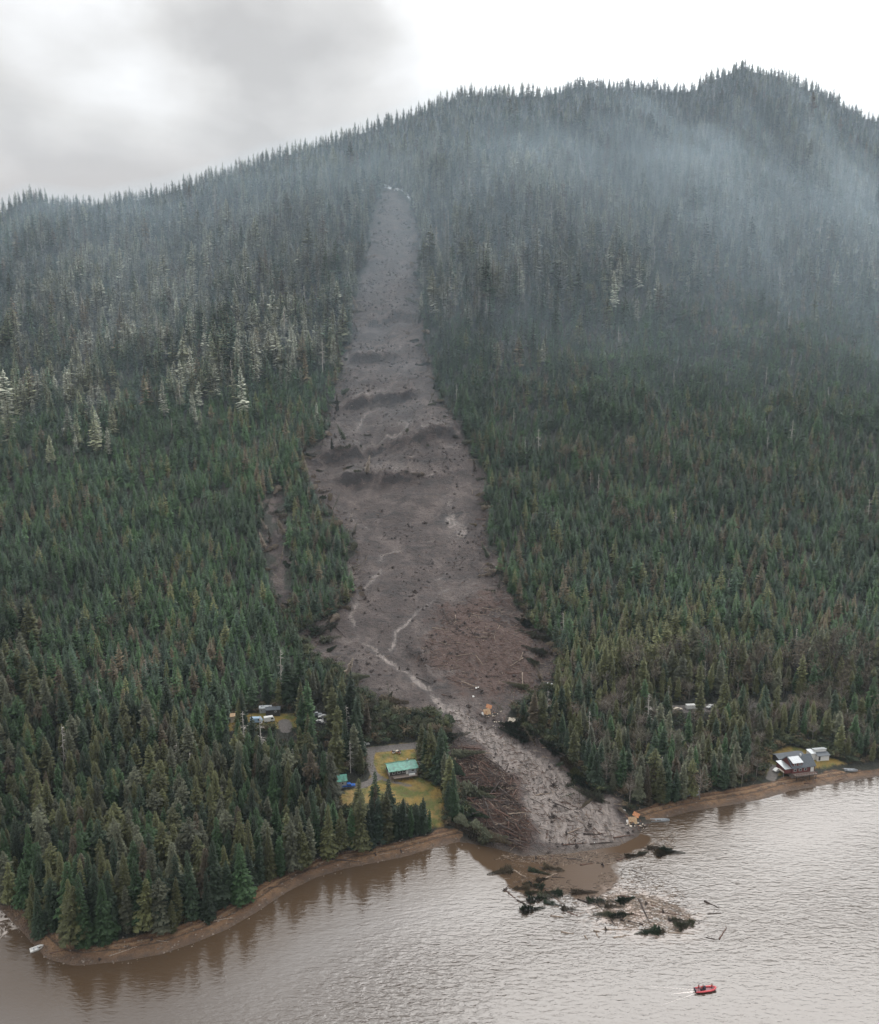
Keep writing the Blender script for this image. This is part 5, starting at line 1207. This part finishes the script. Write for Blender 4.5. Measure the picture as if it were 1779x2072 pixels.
pa('kindno', 'INT', 'value', rg.choice([4, 5, 7, 12, 12], nb2).astype(np.int32)); s_ = rg.uniform(.3, .75, nb2) * (1 + .35 * far_)
pa('size', 'FLOAT_VECTOR', 'vector', np.stack([s_ * .9, s_ * .9, s_], -1).astype(np.float32))
pa('turn', 'FLOAT_VECTOR', 'vector', np.stack([rg.choice([R(100), R(75), R(85), R(92), R(25)], nb2), rg.normal(0, .2, nb2), rg.uniform(0, 6.28, nb2)], -1).astype(np.float32))
tc_ = np.array([(.05, .05, .03), (.035, .045, .025), (.10, .08, .055), (.16, .13, .10)])[rg.integers(0, 4, nb2)]
pa('tint', 'FLOAT_COLOR', 'color', np.concatenate([tc_, np.ones((nb2, 1))], -1).astype(np.float32))
tt_ = bpy.data.objects.new('toppled_trees', um); COL.objects.link(tt_); tt_['kind'] = 'stuff'; tag(tt_, 'tangle of broken and toppled trees along the torn rim of the slide', 'debris')
md = tt_.modifiers.new('plant', 'NODES'); md.node_group = ng
print('LOGS', len(placed), 'bushes', nb_, 'stones', c_)
# ------------------------------------------------------------------ air
hb = MB(); hb.box((0, 1050, 420), (5800, 3840, 862))
hz = bpy.data.materials.new('haze'); hz.use_nodes = True; nt = hz.node_tree; nt.nodes.clear()
o_ = nt.nodes.new('ShaderNodeOutputMaterial'); pv_ = nt.nodes.new('ShaderNodeVolumePrincipled')
pv_.inputs['Color'].default_value = (.74, .87, 1, 1); pv_.inputs['Density'].default_value = .00006; pv_.inputs['Anisotropy'].default_value = .35
L(nt, pv_.outputs[0], o_.inputs['Volume'])
haze = hb.build('haze', hz); haze['kind'] = 'stuff'
haze['label'] = 'thin blue-grey haze in the air over the channel and mountainside'; haze['category'] = 'haze'
# thin cloud clinging to the upper slope: a closed shell over the terrain, thicker where the mist is denser
mx = np.arange(-1150, 1260, 14.0); my = np.arange(480, 1960, 14.0); MX, MY = np.meshgrid(mx, my)
mg = H(MX, MY); ma = MX / MY; mt_ = bil(TT, MX, MY)
T = 84 * sst(mt_, .16, .92) * np.interp(ma, [-.6, -.2, .1, .35, .6], [.75, .8, 1.15, 1.4, 1.3])
T *= 1 + .24 * fbm(MX, MY * .5, 170, 3, 301) + .08 * fbm(MX, MY * .35, 60, 3, 302)
for (px, py, rx_, ry_, add) in ((1000, 345, 55, 60, 42), (1440, 640, 60, 120, 22), (1150, 260, 90, 80, 34), (1510, 280, 60, 110, 40), (1330, 430, 160, 120, 22), (1690, 560, 70, 130, 26), (600, 420, 140, 80, 12)):
    c = ground_pt(px, py, HH)[0]; T += add * np.exp(-((MX - c[0]) / rx_) ** 2 - ((MY - c[1]) / ry_) ** 2) * (1 + .5 * fbm(MX, MY, 30, 3, 303))
T = np.minimum(np.maximum(T, 0), 40 + np.clip((1.0 - mt_) * 190, 0, 300)) * sst(mt_, .1, .3) * (1 - sst(mt_, 1.1, 1.2))
ny, nx = MX.shape; top = mg - 10 + T; bot = mg - 14
co = np.concatenate([np.stack([MX, MY, top], -1).reshape(-1, 3), np.stack([MX, MY, bot], -1).reshape(-1, 3)])
idx = np.arange(nx * ny).reshape(ny, nx); q = np.stack([idx[:-1, :-1], idx[:-1, 1:], idx[1:, 1:], idx[1:, :-1]], -1).reshape(-1, 4)
fs = [tuple(int(i) for i in r_) for r_ in q] + [tuple(int(i) + nx * ny for i in r_[::-1]) for r_ in q]
bd = list(idx[0, :]) + list(idx[1:, -1]) + list(idx[-1, -2::-1]) + list(idx[-2:0:-1, 0])
for i in range(len(bd)): a_, b_ = int(bd[i]), int(bd[(i + 1) % len(bd)]); fs.append((b_, a_, a_ + nx * ny, b_ + nx * ny))
me = bpy.data.meshes.new('mist'); me.from_pydata([tuple(map(float, r_)) for r_ in co], [], fs); me.update()
me.polygons.foreach_set('use_smooth', [True] * len(me.polygons))
mm = hz.copy(); mm.name = 'mist'; q = [q for q in mm.node_tree.nodes if q.type == 'PRINCIPLED_VOLUME'][0]
q.inputs['Density'].default_value = .0021; q.inputs['Color'].default_value = (.70, .88, 1, 1)
me.materials.append(mm); o = obj('mist', me); o['kind'] = 'stuff'; o['label'] = 'thin blue mist clinging to the upper mountainside'; o['category'] = 'mist'
